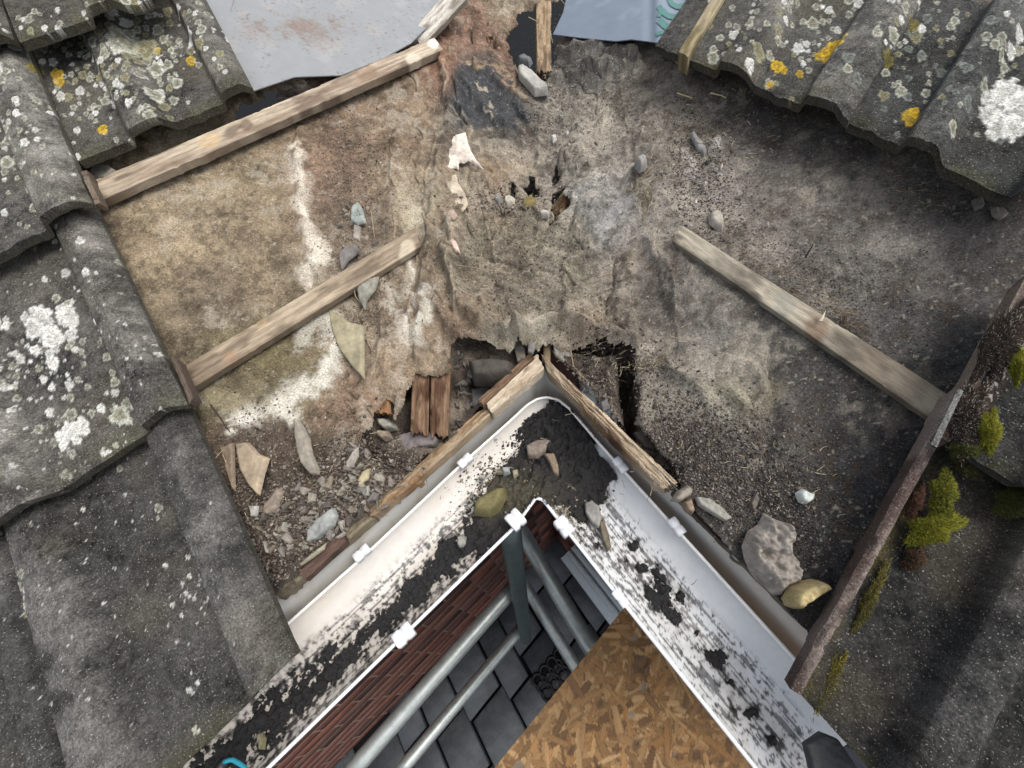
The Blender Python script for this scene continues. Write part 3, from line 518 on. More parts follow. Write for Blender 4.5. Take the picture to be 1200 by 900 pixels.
def eboard(name, a, H, th, c0, c1, cd, seed, label, rough=.003, jag=.04):
    q4 = [P(*p, H) for p in a]; o = plank(name, q4, th, M_rot, c0, c1, seed, rough=rough, jag=jag, cdark=cd, st=.002); tag(o, label, 'timber'); return o
eboard('eaves_board', [(566, 470), (630, 414), (638, 431), (576, 484)], .562, .02, (150, 126, 100), (210, 198, 176), (104, 74, 54), 21, 'pale split timber on the left side of the eaves corner, nearest the apex', .0035)
eboard('eaves_board', [(633, 412), (797, 566), (778, 574), (641, 434)], .562, .02, (120, 96, 72), (202, 188, 164), (66, 50, 40), 22, 'right hand rotten timber edge running down from the eaves corner', .004)
eboard('eaves_board', [(425, 600), (570, 474), (577, 484), (436, 607)], .572, .018, (134, 106, 78), (176, 160, 134), (74, 58, 46), 23, 'cracked dirty timber edge above the left gutter, middle stretch', .005)
eboard('eaves_board', [(318, 688), (430, 594), (438, 605), (327, 700)], .575, .018, (118, 106, 86), (160, 152, 130), (72, 62, 52), 24, 'mould stained timber edge above the left gutter, next to the tiles', .004)
eboard('eaves_board', [(346, 662), (398, 622), (406, 634), (356, 680)], .562, .012, (84, 66, 58), (104, 84, 74), (56, 46, 42), 25, 'wet reddish brown board scrap on the left eaves by the tiles', .001)
eboard('eaves_board', [(794, 568), (960, 730), (950, 740), (787, 579)], .578, .006, (92, 86, 76), (128, 120, 106), (66, 60, 54), 26, 'grey silted timber edge above the right gutter', .004)
eboard('eaves_board', [(560, 468), (620, 414), (625, 419), (566, 474)], .556, .012, (96, 76, 62), (132, 108, 86), (70, 54, 44), 27, 'thin brown sliver of timber lying on the eaves corner', .001)

# ------------------------------------------------------------------ gutter
backL = [(120, 935), (337, 732), (400, 676), (425, 654), (545, 541), (600, 492), (618, 475), (630, 468), (641, 466)]
backR = [(641, 466), (654, 469), (668, 480), (700, 518), (735, 557), (790, 618), (945, 788), (1015, 866)]
lipL = [(225, 988), (325, 890), (600, 622), (627, 582)]; lipL = [(225, 988), (325, 890), (604, 617), (622, 592), (628, 584)]
lipR = [(628, 584), (636, 586), (644, 596), (725, 700), (885, 900), (940, 969)]
GH = .622
def sweep(bk, lp, nn, nc):
    B, Lp = resample(Hs(bk, GH-.004), nn), resample(Hs(lp, GH), nn); t = np.linspace(0, 1, nc)
    G = B[:, None]*(1-t[None, :, None])+Lp[:, None]*t[None, :, None]
    dz = -.046*(np.sin(np.pi*np.clip(t, 0, 1))**.55); dz = dz*(1-.25*t); G[..., 2] += dz[None]; return G, t
def wid(G): return np.linalg.norm(G[:, 0]-G[:, -1], axis=-1).mean()
gut = thing('gutter', 'white half-round plastic gutter turning the inner corner, streaked with black dirt', 'gutter', P(630, 530, .65))
GG = {}
def dirtmask(G, t, key):
    u, v = proj(G); X = G[..., 0]; Y = G[..., 1]; nn = G.shape[0]
    B = G[:, 0]; d = np.r_[0, np.cumsum(np.linalg.norm(np.diff(B, axis=0), axis=1))]; S = np.broadcast_to(d[:, None], G.shape[:2]); T = np.broadcast_to(t[None]*.12, G.shape[:2])
    big = .5*fbm(S*22, T*60, 0, 4, 701)+.5*fbm(X*38, Y*38, 0, 4, 703); fine = fbm(X*210, Y*210, 0, 3, 711); strk = fbm(S*28, T*420, 0, 3, 721); sp = vn(S*420, T*640, 0, 731)
    if key == 'L':
        tc = np.interp(u, [220, 300, 400, 480, 560, 600, 640], [.52, .50, .62, .66, .60, .5, .5]); w_ = np.interp(u, [220, 300, 400, 480, 540, 580, 640], [.20, .15, .04, .02, .10, .42, .6])
        heavy = w_-np.abs(t[None]-tc)+(big-.5)*.75+(fine-.5)*.3
        heavy = np.where(t[None] < .16, heavy-.5, heavy)-.8*sm(.09, .04, t[None])
    else:
        heavy = -.42+(big-.5)*1.0+(fine-.5)*.30+.16*np.exp(-((t[None]-.62)/.22)**2)-.4*sm(.36, .2, t[None])*sm(480, 560, v)-.9*sm(.07, .03, t[None])+np.interp(v, [470, 540, 575, 610, 660, 900], [.75, .60, .34, .16, .0, -.05])
    for cx, cy, r, a in ((665, 505, 58, .7), (700, 540, 34, .5), (640, 500, 26, .6), (775, 700, 17, .45), (838, 770, 13, .5), (768, 672, 14, .3), (800, 700, 9, .4), (720, 470, 10, .3), (610, 560, 45, .3), (690, 600, 25, .1), (560, 530, 34, -.6), (590, 515, 30, -.9), (614, 492, 20, -.8), (340, 800, 25, .1), (720, 610, 18, -.4), (705, 530, 10, -.6), (742, 640, 9, .42), (752, 664, 8, .4), (790, 724, 9, .4), (700, 640, 8, .3), (858, 800, 8, .35), (880, 836, 9, .4), (818, 742, 6, .35), (905, 868, 8, .4), (735, 560, 8, .3), (770, 600, 5, .3), (478, 690, 14, .25), (400, 770, 16, .25), (520, 640, 12, .3)):
        heavy = heavy+a*np.exp(-((u-cx)**2+(v-cy)**2)/r**2)
    return heavy, S, T, big, fine, strk, sp
for key, bk, lp in (('L', backL, lipL), ('R', backR, lipR)):
    G, t = sweep(bk, lp, 560, 84); heavy, S, T, big, fine, strk, sp = dirtmask(G, t, key); u, v = proj(G)
    tn = t[None]+0*S
    line = sm(.52, .60, strk+(fine-.5)*.5)*sm(.18, .3, tn)*sm(1.0, .9, tn)
    spk = sm(.70, .80, sp*.6+fine*.5)*sm(.16, .28, tn)
    c = np.ones(G.shape)*lin((198, 200, 200) if key == 'R' else (194, 190, 183))
    stn = sm(.45, .75, fbm(S*10, T*30, 0, 4, 741))[..., None]*(.30 if key == 'L' else .08); c = c*(1-stn)+lin((176, 156, 132))*stn
    if key == 'L':
        cr = .5*(sm(.5, .85, np.interp(u, [200, 330, 480, 600], [1, .7, .45, .6]))*sm(.34, .05, tn))[..., None]*.45; c = c*(1-cr)+lin((204, 186, 150))*cr
        gr = (sm(.86, .97, tn)*sm(560, 480, u))[..., None]*.7*sm(.3, .6, fine)[..., None]; c = c*(1-gr)+lin((104, 102, 74))*gr
        fl = sm(330, 240, u)[..., None]*.35*sm(.4, .6, fine)[..., None]; c = c*(1-fl)+lin((150, 142, 124))*fl
    slt = (sm(-.62, .02, heavy)*.42*(.5+fine)*sm(.1, .25, tn))[..., None]; c = c*(1-slt)+lin((122, 112, 98))*slt
    k = np.clip(line*.72+spk*.85+sm(-.28, .0, heavy)*sm(.35, .6, fine)*.8, 0, .93)[..., None]; c = c*(1-k)+lin((34, 32, 34))*k
    V = G.reshape(-1, 3); Q = gridq(*G.shape[:2])
    # outer skin of the channel
    dn = np.zeros_like(G); dn[..., 2] = -.0025; V, Q = shell(G, dn)
    parent(mesh_np('gutter_channel', V, Q, np.concatenate([c.reshape(-1, 3)]*2), M_upvc), gut)
    # dirt lying in it
    G2, t2 = sweep(bk, lp, 460, 96); heavy, S, T, big, fine, strk, sp = dirtmask(G2, t2, key)
    th = np.clip(heavy, -.2, 1.0); hgt = .0005+.022*np.clip(th, 0, 1)**.7*(.1+1.5*fbm(G2[..., 0]*90, G2[..., 1]*90, 0, 3, 761))+.004*np.clip(fine-.45, 0, 1)
    hgt = np.where(heavy > 0, hgt, -.002); G2 = G2.copy(); G2[..., 2] += hgt
    m = (heavy > .0); Q = gridq(*G2.shape[:2]); Q = Q[m.ravel()[Q].any(1)]
    used = np.unique(Q); rm = -np.ones(G2.shape[0]*G2.shape[1], int); rm[used] = np.arange(len(used))
    u2, v2 = proj(G2); cc = np.ones(G2.shape)*lin((30, 29, 30))*(.6+.9*fine)[..., None]
    brn = (np.exp(-((u2-600)**2/48**2+(v2-582)**2/28**2)))[..., None]*.8; cc = cc*.6*(1-brn)+lin((84, 78, 62))*brn*(.5+fine)[..., None]
    o = mesh_np('gutter_dirt', G2.reshape(-1, 3)[used], rm[Q], cc.reshape(-1, 3)[used], M_dirt)
    tag(o, 'black mossy sludge in the left arm of the gutter' if key == 'L' else 'black clumps of sludge in the right arm of the gutter', 'dirt', kind='stuff')
    GG[key] = (G, t)
def tube(path, r, col_, mt, n=10, name='tube', rad_fn=None, closed=True):
    path = np.asarray(path, float); m = len(path); tg = np.gradient(path, axis=0); tg /= np.linalg.norm(tg, axis=1)[:, None]
    up = np.array([0, 0, 1.]) if abs(tg[0][2]) < .9 else np.array([1., 0, 0]); V = []
    for i in range(m):
        a = np.cross(tg[i], up); a /= np.linalg.norm(a); b = np.cross(a, tg[i]); rr = r if rad_fn is None else r*rad_fn(i/(m-1))
        for k in range(n): V.append(path[i]+rr*(math.cos(2*math.pi*k/n)*a+math.sin(2*math.pi*k/n)*b))
    Q = [(i*n+k, i*n+(k+1) % n, (i+1)*n+(k+1) % n, (i+1)*n+k) for i in range(m-1) for k in range(n)]
    V += [path[0], path[-1]]; T = [(m*n, (k+1) % n, k) for k in range(n)]+[(m*n+1, (m-1)*n+k, (m-1)*n+(k+1) % n) for k in range(n)]
    fx = path[-1]-path[0]; fx /= np.linalg.norm(fx); return mesh_np(name, np.array(V), np.array(Q), lin(col_) if col_ else None, mt, tri=np.array(T), frame=frame_of(path[0], path[-1], up))
lp_all = np.concatenate([GG['L'][0][:, -1], GG['R'][0][1:, -1]]); bk_all = np.concatenate([GG['L'][0][:, 0], GG['R'][0][1:, 0]])
parent(tube(lp_all[::6]+[0, 0, .0015], .0024, (214, 216, 218), M_upvc, 8, 'front_bead'), gut)
parent(tube(bk_all[::6]+[0, 0, .0015], .0022, (230, 228, 222), M_upvc, 8, 'back_bead'), gut)
def clip(px, dirpx, H, w_, d_, h_, label, name='gutter_clip', dirty=0):
    a = P(*px, H); b = P(px[0]+dirpx[0], px[1]+dirpx[1], H); fx = (b-a)/np.linalg.norm(b-a); fz = np.array([0, 0, 1.]); fy = np.cross(fz, fx)
    prof = [(-.5, -.6), (-.5, .25), (-.38, .5), (.30, .5), (.42, .36), (.5, .1), (.5, -.6)]
    V = []; nseg = 5; xs_ = [-.5, -.44, -.1, -.06, .06, .1, .44, .5]; sc = [.9, 1, 1, .86, .86, 1, 1, .9]
    for xx, s_ in zip(xs_, sc):
        for (yy, zz) in prof: V.append(a+fx*xx*w_+fy*yy*d_*s_+fz*zz*h_*s_)
    n = len(prof); Q = [(i*n+k, i*n+(k+1) % n, (i+1)*n+(k+1) % n, (i+1)*n+k) for i in range(len(xs_)-1) for k in range(n)]
    Tn = [(0, k+1, k) for k in range(1, n-1)]+[((len(xs_)-1)*n, (len(xs_)-1)*n+k, (len(xs_)-1)*n+k+1) for k in range(1, n-1)]
    V = np.array(V); c = np.ones(V.shape)*lin((210, 212, 214)); o = mesh_np(name, V, np.array(Q), c, M_upvc, smooth=False, tri=np.array(Tn)); parent(o, gut); return o
dl, dr = (-40, 38), (40, 50)
for px, dd, w_, d_, h_ in (((473, 744), dl, .026, .020, .012), ((604, 609), dl, .022, .026, .014), ((661, 617), dr, .026, .020, .014), ((727, 701), dr, .022, .012, .008)):
    clip(px, dd, GH-.004, w_, d_, h_, '')
for px, dd in (((424, 648), dl), ((545, 540), dl), ((727, 545), dr), ((793, 617), dr)): clip(px, dd, GH-.010, .024, .014, .010, '', 'rear_clip')
# the straight shoulder of the union piece in the right arm
# ------------------------------------------------------------------ sheets
def sheet(name, outline, side, offf, colf, th=.0015, n=150, mt=M_sheet, wrinkle=.003, seed=0):
    o_ = np.array(outline, float); u0, v0 = o_.min(0); u1, v1 = o_.max(0)
    U, V_ = np.meshgrid(np.linspace(u0, u1, n), np.linspace(v0, v1, n), indexing='ij'); X = AT(U, V_, side, offf(U, V_))
    X[..., 2] += (fbm(X[..., 0]*9, X[..., 1]*9, 0, 3, 801+seed)-.5)*wrinkle*3+(fbm(X[..., 0]*50, X[..., 1]*50, 0, 2, 811)-.5)*wrinkle*.4
    m = polydist(U, V_, outline) < 0; Q = gridq(n, n); Q = Q[m.ravel()[Q].any(1)]; used = np.unique(Q); rm = -np.ones(n*n, int); rm[used] = np.arange(len(used))
    # snap rim vertices to the outline for a clean cut edge
    out = used[~m.ravel()[used]]; o2 = np.r_[o_, o_[:1]]
    for i in out:
        p = np.array([U.ravel()[i], V_.ravel()[i]]); best = None
        for a, b in zip(o2[:-1], o2[1:]):
            e = b-a; t = np.clip((p-a)@e/(e@e), 0, 1); q = a+t*e; d = np.hypot(*(p-q))
            if best is None or d < best[0]: best = (d, q)
        z = X.reshape(-1, 3)[i]; r = ray(*best[1]); X.reshape(-1, 3)[i] = r*(np.linalg.norm(z)/np.linalg.norm(r))
    Xv_ = X.reshape(-1, 3)[used]; Qn = rm[Q]; c = colf(U.ravel()[used], V_.ravel()[used], Xv_)
    k = len(Xv_); ed = {}
    for q_ in Qn:
        for a, b in zip(q_, np.roll(q_, -1)): ed[(a, b)] = 1
    rim = [(a, b) for (a, b) in ed if (b, a) not in ed]
    rm_ = np.array(rim); m_ = len(rm_); base_ = 2*k+np.arange(m_)*4; sideq = np.stack([base_, base_+1, base_+2, base_+3], -1); Vb = Xv_-[0, 0, th]; Vs = np.stack([Xv_[rm_[:, 1]], Xv_[rm_[:, 0]], Vb[rm_[:, 0]], Vb[rm_[:, 1]]], 1).reshape(-1, 3); Vv = np.concatenate([Xv_, Vb, Vs]); cs_ = np.stack([c[rm_[:, 1]], c[rm_[:, 0]], c[rm_[:, 0]], c[rm_[:, 1]]], 1).reshape(-1, 3)
    return mesh_np(name, Vv, np.concatenate([Qn, Qn[:, ::-1]+k, sideq]), np.concatenate([c, c, cs_]), mt)
def colA(u, v, X):
    c = np.ones((len(u), 3))*lin((128, 131, 132)); f = fbm(X[:, 0]*30, X[:, 1]*30, 0, 3, 821); g = vn(X[:, 0]*330, X[:, 1]*330, 0, 823)
    m = sm(.55, .9, f*.6+.38*np.exp(-((u-350)/70)**2-((v-32)/20)**2)+g*.30)[..., None]*.8; c = c*(1-m)+lin((112, 92, 78))*m
    m = (sm(.80, .9, g)*sm(.42, .6, f+.2*sm(470, 520, u+v)))[..., None]*.7; c = c*(1-m)+lin((90, 78, 70))*m
    m = sm(.5, .8, f)[:, None]*.3; return c*(1-m)+lin((160, 160, 158))*m
o = sheet('membrane_sheet', [(225, -30), (260, 60), (292, 108), (345, 90), (400, 88), (450, 68), (482, 50), (512, 20), (560, -30)], 'L', lambda u, v: .024+0*u, colA, wrinkle=.002)
tag(o, 'pale grey underlay sheet with rust brown grit, left of the top centre', 'membrane')
def colB(u, v, X):
    c = np.ones((len(u), 3))*lin((104, 114, 126)); f = fbm(X[:, 0]*26, X[:, 1]*26, 0, 3, 831)
    m = sm(766, 772, u)[:, None]*.35; c = c*(1-m)+lin((142, 158, 170))*m; m = sm(.55, .75, f)[:, None]*.25; return c*(1-m)+lin((142, 152, 162))*m
sh = sheet('membrane_sheet', [(672, -40), (660, 14), (648, 40), (680, 44), (700, 46), (722, 48), (740, 46), (757, 48), (772, 50), (800, 50), (816, 20), (850, -40)], 'R', lambda u, v: .026-.004*np.exp(-((u-762)/7)**2)+.002*sm(762, 772, u), colB, seed=3, wrinkle=.0015)
tag(sh, 'slate blue underlay sheet with faded green lettering, right of the top centre', 'membrane')
def ribbon(pts, wpx):
    pts = resample(np.array([(640+a/6., b/6.) for a, b in pts]), 14); tg = np.gradient(pts, axis=0); tg /= np.linalg.norm(tg, axis=1)[:, None]; nn = np.stack([-tg[:, 1], tg[:, 0]], -1)
    A, B = pts+nn*wpx/2, pts-nn*wpx/2; V = []
    for a in (A, B):
        U, W_ = a[:, 0], a[:, 1]; X = AT(U, W_, 'R', .026-.004*np.exp(-((U-762)/7)**2)+.002*sm(762, 772, U))
        X[:, 2] += (fbm(X[:, 0]*9, X[:, 1]*9, 0, 3, 804)-.5)*.0045+(fbm(X[:, 0]*50, X[:, 1]*50, 0, 2, 811)-.5)*.0006+.0016; V.append(X)
    return np.stack(V, 1)
for pts, w_ in (([(790, 145), (830, 185), (900, 225), (965, 272)], 8), ([(772, 252), (800, 238), (850, 238), (890, 252)], 4.5), ([(790, 45), (812, 88), (860, 122), (915, 128), (968, 98)], 6.5), ([(792, 128), (800, 96), (842, 84)], 5), ([(866, -8), (880, 34), (925, 56), (975, 40), (1000, 6), (985, -16)], 6)):
    G = ribbon(pts, w_); parent(mesh_np('green_letter', G.reshape(-1, 3), gridq(*G.shape[:2]), None, M_ink), sh)

# ------------------------------------------------------------------ raised rusty edge strips of the right hand tiles
def edgestrip(a, b, wpx, off, label, c0, c1, seed):
    o = plank('edge_strip', rp([a, b, (b[0]+wpx[0], b[1]+wpx[1]), (a[0]+wpx[0], a[1]+wpx[1])], [off]*4, 'R'), .035, M_tile, c0, c1, seed, rough=.0028, grain=.5, cdark=(66, 50, 44), st=.002); tag(o, label, 'edge strip'); return o
edgestrip((926, 808), (1120, 454), (13, 7), .058, 'rust brown raised edge of the lower right tile, running down to the gutter end', (84, 74, 68), (136, 124, 116), 31)
edgestrip((1100, 512), (1206, 318), (13, 6), .078, 'brown raised edge of the upper right tile beside its mossy strip', (88, 76, 68), (140, 128, 116), 32)
o = plank('edge_strip', rp([(1092, 520), (1124, 455), (1130, 458), (1099, 524)], [.086]*4, 'R'), .004, M_tile, (92, 92, 90), (124, 124, 120), 33); tag(o, 'pale grey cement lip where the two right hand tile edges meet', 'edge strip')
o = plank('edge_strip', rp([(100, 198), (94, 200), (112, 240), (118, 238)], [.085, .085, .07, .07], 'L'), .02, M_rot, (98, 86, 76), (128, 114, 100), 34, rough=.003); tag(o, 'pinkish broken tile edge at the end of the upper left batten', 'edge strip')
o = plank('edge_strip', rp([(198, 418), (222, 474), (226, 466), (206, 420)], [.062]*4, 'L'), .02, M_rot, (76, 66, 58), (98, 86, 76), 35, rough=.003); tag(o, 'red brown broken tile edge at the end of the lower left batten', 'edge strip')

# ------------------------------------------------------------------ loose stones, slates and scraps
def ground_z(u, v):                          # real supporting surface, felt or rubble
    p = march(np.asarray(u, float), np.asarray(v, float), lambda a, b: felt_zf(np.atleast_1d(a), np.atleast_1d(b)).reshape(np.shape(a)))
    return p
def hole_at(u, v): return bool(holemask(np.array([u]), np.array([v]))[0])
def ctr_ground(u, v):
    if hole_at(u, v):
        return march(np.array([u, u], float), np.array([v, v], float), lambda a, b: void_zf(a, b))[0]
    return march(np.array([u, u], float), np.array([v, v], float), lambda a, b: felt_zf(a, b))[0]
def shard(name, outline, th, colr, label, cat, lift=.0, tilt=(0, 0), rough=.001, seed=0, dome=0.0, mt=None, base=None, group=None, side=None, mossc=None):
    o_ = np.array(outline, float); c = o_.mean(0); cp = ctr_ground(*c) if base is None else P(c[0], c[1], base)
    N = (NL+NR) if side is None else (NL if side == 'L' else NR); N = N+np.array([tilt[0], tilt[1], 0]); N /= np.linalg.norm(N)
    if base is not None: N = np.array([tilt[0], tilt[1], 1.]); N /= np.linalg.norm(N)
    cp = cp+N*(th*.9+lift)
    st_ = max(.35, min(1.6, (o_.max(0)-o_.min(0)).min()/14)); u0, v0 = o_.min(0)-st_; u1, v1 = o_.max(0)+st_
    U, W_ = np.meshgrid(np.arange(u0, u1+st_, st_), np.arange(v0, v1+st_, st_), indexing='ij'); sh_ = U.shape
    d0 = polydist(U, W_, o_)
    if (d0 < 0).sum() < 4: return None
    Q = gridq(*sh_); Q = Q[(d0 < 0).ravel()[Q].any(1)]; used = np.unique(Q); rm = -np.ones(U.size, int); rm[used] = np.arange(len(used)); Q = rm[Q]
    pu, pv, pd_ = U.ravel()[used], W_.ravel()[used], d0.ravel()[used]
    out = np.where(pd_ >= 0)[0]; best = np.full(len(out), 1e9); bu_, bv_ = pu[out].copy(), pv[out].copy()
    for a, b in zip(o_, np.roll(o_, -1, 0)):
        e = b-a; t = np.clip(((pu[out]-a[0])*e[0]+(pv[out]-a[1])*e[1])/(e@e+1e-9), 0, 1); qx, qy = a[0]+t*e[0], a[1]+t*e[1]; dd = np.hypot(pu[out]-qx, pv[out]-qy); k = dd < best
        best = np.where(k, dd, best); bu_ = np.where(k, qx, bu_); bv_ = np.where(k, qy, bv_)
    pu[out], pv[out] = bu_, bv_; pd_ = np.clip(-pd_, 0, None); pd_[out] = 0
    r = ray(pu, pv); X = r*((cp@N)/(r@N))[:, None]
    Rr = max(1.3, pd_.max()*(.62 if dome > 0 else .12)); k = 1-(1-np.clip(pd_/Rr, 0, 1))**2.4
    nz = (fbm(X[:, 0]*45, X[:, 1]*45, 0, 2, 907+seed)-.5)*5*(dome > 0)+(.5-np.abs(fbm(X[:, 0]*48, X[:, 1]*48, 0, 4, 901+seed)-.5)*5)*2.4*(rough > .003)+(fbm(X[:, 0]*95, X[:, 1]*95, 0, 4, 901+seed)-.5)*np.where(rough > .003, 2.2, 4.5)+(fbm(X[:, 0]*320, X[:, 1]*320, 0, 2, 905+seed)-.5)*1.6
    h = -th*1.3+k*(th*1.3+dome)+nz*rough*sm(0, .6, k)
    T = X+N*h[:, None]; Bm = X-N*th*1.35; n_ = len(X); V = np.concatenate([T, Bm]); Q = np.concatenate([Q, Q[:, ::-1]+n_])
    f = fbm(V[:, 0]*60, V[:, 1]*60, V[:, 2]*60, 3, 911+seed); f2_ = fbm(V[:, 0]*260, V[:, 1]*260, V[:, 2]*260, 2, 913+seed); col_ = lin(colr)*(1+(f-.5)*.9+(f2_-.5)*.5)[:, None]
    if mossc: mm = sm(.45, .65, f)[:, None]*.6; col_ = col_*(1-mm)+lin(mossc)*mm
    o = mesh_np(name, V, Q, np.clip(col_, .004, .85), mt or M_slate, smooth=dome > 0, frame=frame_of(X[0], X[-1], N)); tag(o, label, cat, group)
    return o
S_ = shard
S_('slate_shard', [(274, 519), (288, 517), (300, 531), (312, 536), (306, 555), (300, 580), (288, 566), (279, 549)], .006, (142, 128, 108), 'tan slate shard with a pointed lower end beside the lower left tile', 'slate shard', .008, (-.05, 0), .0004)
S_('slate_shard', [(342, 490), (347, 490), (359, 512), (362, 530), (370, 548), (370, 555), (362, 556), (350, 541), (345, 520)], .007, (128, 122, 110), 'long narrow grey stone below the white crescent stain', 'slate shard', .006, (-.1, 0), .0008)
S_('slate_shard', [(326, 570), (328, 578), (322, 596), (314, 604), (306, 600), (308, 590)], .006, (124, 112, 100), 'small brown leaf-shaped slate right below the pointed tan shard', 'slate shard', .004)
S_('slate_shard', [(382, 358), (396, 368), (408, 376), (425, 380), (425, 443), (412, 430), (396, 408), (388, 388)], .005, (136, 128, 104), 'large khaki slate piece sticking out under the lower left batten', 'slate shard', .006, (0, 0), .0006)
S_('stone', [(443, 519), (468, 508), (486, 503), (505, 505), (514, 514), (508, 522), (490, 524), (474, 532), (458, 533), (446, 526)], .014, (106, 100, 98), 'flat purple-grey stone lying below the rotten rafter end', 'stone', .014, (0, 0), .0012)
S_('stone', [(537, 457), (556, 453), (572, 452), (582, 459), (570, 478), (552, 478)], .012, (92, 92, 92), 'blue-grey slate lump in the hole left of the eaves corner', 'stone', .02, (0, 0), .001)
S_('stone', [(440, 489), (450, 488), (460, 495), (462, 501), (450, 504), (442, 498)], .012, (128, 126, 116), 'pale chunk of mortar in the hole left of the rafter end', 'stone', .012, dome=.004, mt=M_stone)
S_('stone', [(441, 503), (452, 503), (457, 512), (448, 516), (441, 511)], .010, (128, 116, 98), 'tan pebble beneath the pale mortar chunk left of the rafter end', 'stone', .008, dome=.004, mt=M_stone)
S_('stone', [(606, 76), (613, 73), (625, 82), (642, 98), (642, 103), (626, 105), (616, 94), (608, 85)], .012, (150, 148, 140), 'pale oblong stone under the black hole at the top', 'stone', .008, (.05, 0), .0008)
S_('stone', [(606, 65), (615, 63), (624, 68), (620, 74), (608, 71)], .008, (96, 98, 98), 'dark grey pebble just above the pale oblong stone', 'stone', .03, dome=.003, mt=M_stone)
S_('stone', [(545, 420), (575, 416), (600, 420), (604, 440), (575, 448), (552, 446)], .02, (66, 62, 56), 'big dark stone deep in the hole left of the eaves corner', 'stone', .02, dome=.012, mt=M_stone)
S_('slate_shard', [(396, 296), (402, 289), (416, 285), (420, 292), (406, 304), (398, 316)], .005, (108, 104, 100), 'grey slate leaning on the upper side of the lower left batten', 'slate shard', .008)
S_('slate_shard', [(411, 242), (419, 235), (424, 244), (428, 259), (418, 262), (410, 258)], .004, (134, 140, 134), 'pale greenish slate flake in grit between the two left battens', 'slate shard', .004)
S_('slate_shard', [(414, 262), (422, 264), (420, 280), (413, 280)], .004, (136, 128, 118), 'small pinkish slate flake under the greenish one', 'slate shard', .003)
S_('slate_shard', [(417, 336), (428, 328), (443, 321), (438, 338), (428, 350), (426, 362), (419, 350)], .005, (120, 118, 108), 'grey slate flake half hidden under the lower left batten', 'slate shard', .005)
S_('slate_shard', [(809, 154), (814, 152), (823, 164), (830, 175), (826, 180), (818, 172)], .005, (122, 120, 118), 'thin grey slate sliver on the right of the valley', 'slate shard', .004)
S_('stone', [(831, 247), (841, 243), (849, 247), (851, 258), (849, 270), (841, 265), (833, 258)], .007, (140, 134, 124), 'light grey angular stone left of the long grey batten', 'stone', .004, dome=.002, mt=M_stone)
S_('stone', [(787, 587), (795, 575), (808, 567), (814, 573), (812, 580), (799, 588)], .010, (126, 118, 108), 'wedge of old mortar on the edge above the right gutter', 'stone', .006, dome=.003, mt=M_stone)
S_('stone', [(800, 588), (812, 582), (816, 598), (812, 604), (804, 598)], .009, (120, 104, 88), 'brown mortar lump under the mortar wedge, right gutter edge', 'stone', .004, dome=.003, mt=M_stone)
S_('stone', [(816, 581), (832, 583), (846, 593), (860, 607), (851, 611), (836, 602), (820, 592)], .008, (128, 126, 118), 'long speckled shard of cement above the right gutter', 'stone', .006, (0, 0), .0012, mt=M_stone)
S_('stone', [(935, 577), (943, 572), (950, 576), (957, 577), (955, 586), (947, 591), (939, 588)], .006, (170, 176, 170), 'small whitish glassy stone on the dark felt', 'stone', .004, dome=.003, mt=M_stone)
def bigmortar():
    o = S_('mortar_lump', [(877, 640), (884, 622), (896, 614), (904, 600), (914, 606), (930, 612), (935, 622), (934, 642), (944, 655), (950, 668), (945, 685), (935, 690), (925, 700), (915, 700), (905, 690), (895, 684), (886, 670), (880, 655)], .016, (132, 126, 118), 'large crumbling grey mortar lump above the right gutter', 'mortar lump', .008, rough=.0050, dome=.010, mt=M_stone, seed=5)
bigmortar()
S_('stone', [(926, 704), (934, 690), (948, 683), (962, 680), (972, 682), (975, 692), (962, 700), (950, 706), (940, 717), (930, 713)], .016, (152, 138, 100), 'yellowish rounded stone next to the large mortar lump', 'stone', .012, dome=.009, mt=M_stone, rough=.0022)
S_('stone', [(552, 600), (554, 586), (565, 576), (580, 568), (592, 568), (592, 580), (583, 596), (572, 603)], .014, (104, 98, 66), 'moss-coloured flat stone in the left arm of the gutter', 'stone', .006, dome=.004, mt=M_stone, base=.645)
S_('slate_shard', [(685, 588), (694, 585), (702, 592), (706, 606), (702, 618), (693, 612), (686, 600)], .006, (122, 120, 116), 'grey slate flake in the right arm of the gutter near the corner', 'slate shard', .004, base=.648)
S_('slate_shard', [(702, 612), (708, 606), (714, 625), (717, 640), (712, 646), (706, 632)], .006, (96, 88, 72), 'brown sliver in the gutter under the grey slate flake', 'slate shard', .002, base=.650)
S_('stone', [(616, 521), (630, 514), (646, 514), (642, 524), (630, 534), (618, 533)], .012, (116, 106, 96), 'pinkish grey flat stone beside the black sludge heap in the corner', 'stone', .004, base=.645, mt=M_stone)
S_('stone', [(636, 530), (650, 530), (655, 545), (655, 556), (648, 554), (643, 540)], .010, (112, 100, 84), 'brown upright stone chip in front of the black sludge heap', 'stone', .006, base=.645, mt=M_stone)
S_('stone', [(534, 628), (540, 624), (548, 628), (548, 640), (538, 644), (534, 638)], .010, (122, 122, 116), 'round grey stone among dirt in the left arm of the gutter', 'stone', .002, base=.655, dome=.003, mt=M_stone)
S_('stone', [(587, 546), (596, 545), (598, 553), (589, 556)], .008, (140, 144, 144), 'small bluish pebble among the grit in the gutter corner', 'stone', .004, base=.650, dome=.002, mt=M_stone)
S_('stone', [(599, 550), (607, 549), (608, 556), (601, 559)], .008, (140, 132, 112), 'small cream pebble among the grit in the gutter corner', 'stone', .004, base=.650, dome=.002, mt=M_stone)
S_('stone', [(300, 862), (304, 858), (308, 866), (306, 880), (301, 878)], .006, (112, 108, 84), 'small olive oval stone in the sludge at the bottom left', 'stone', .004, base=.640, dome=.002, mt=M_stone)
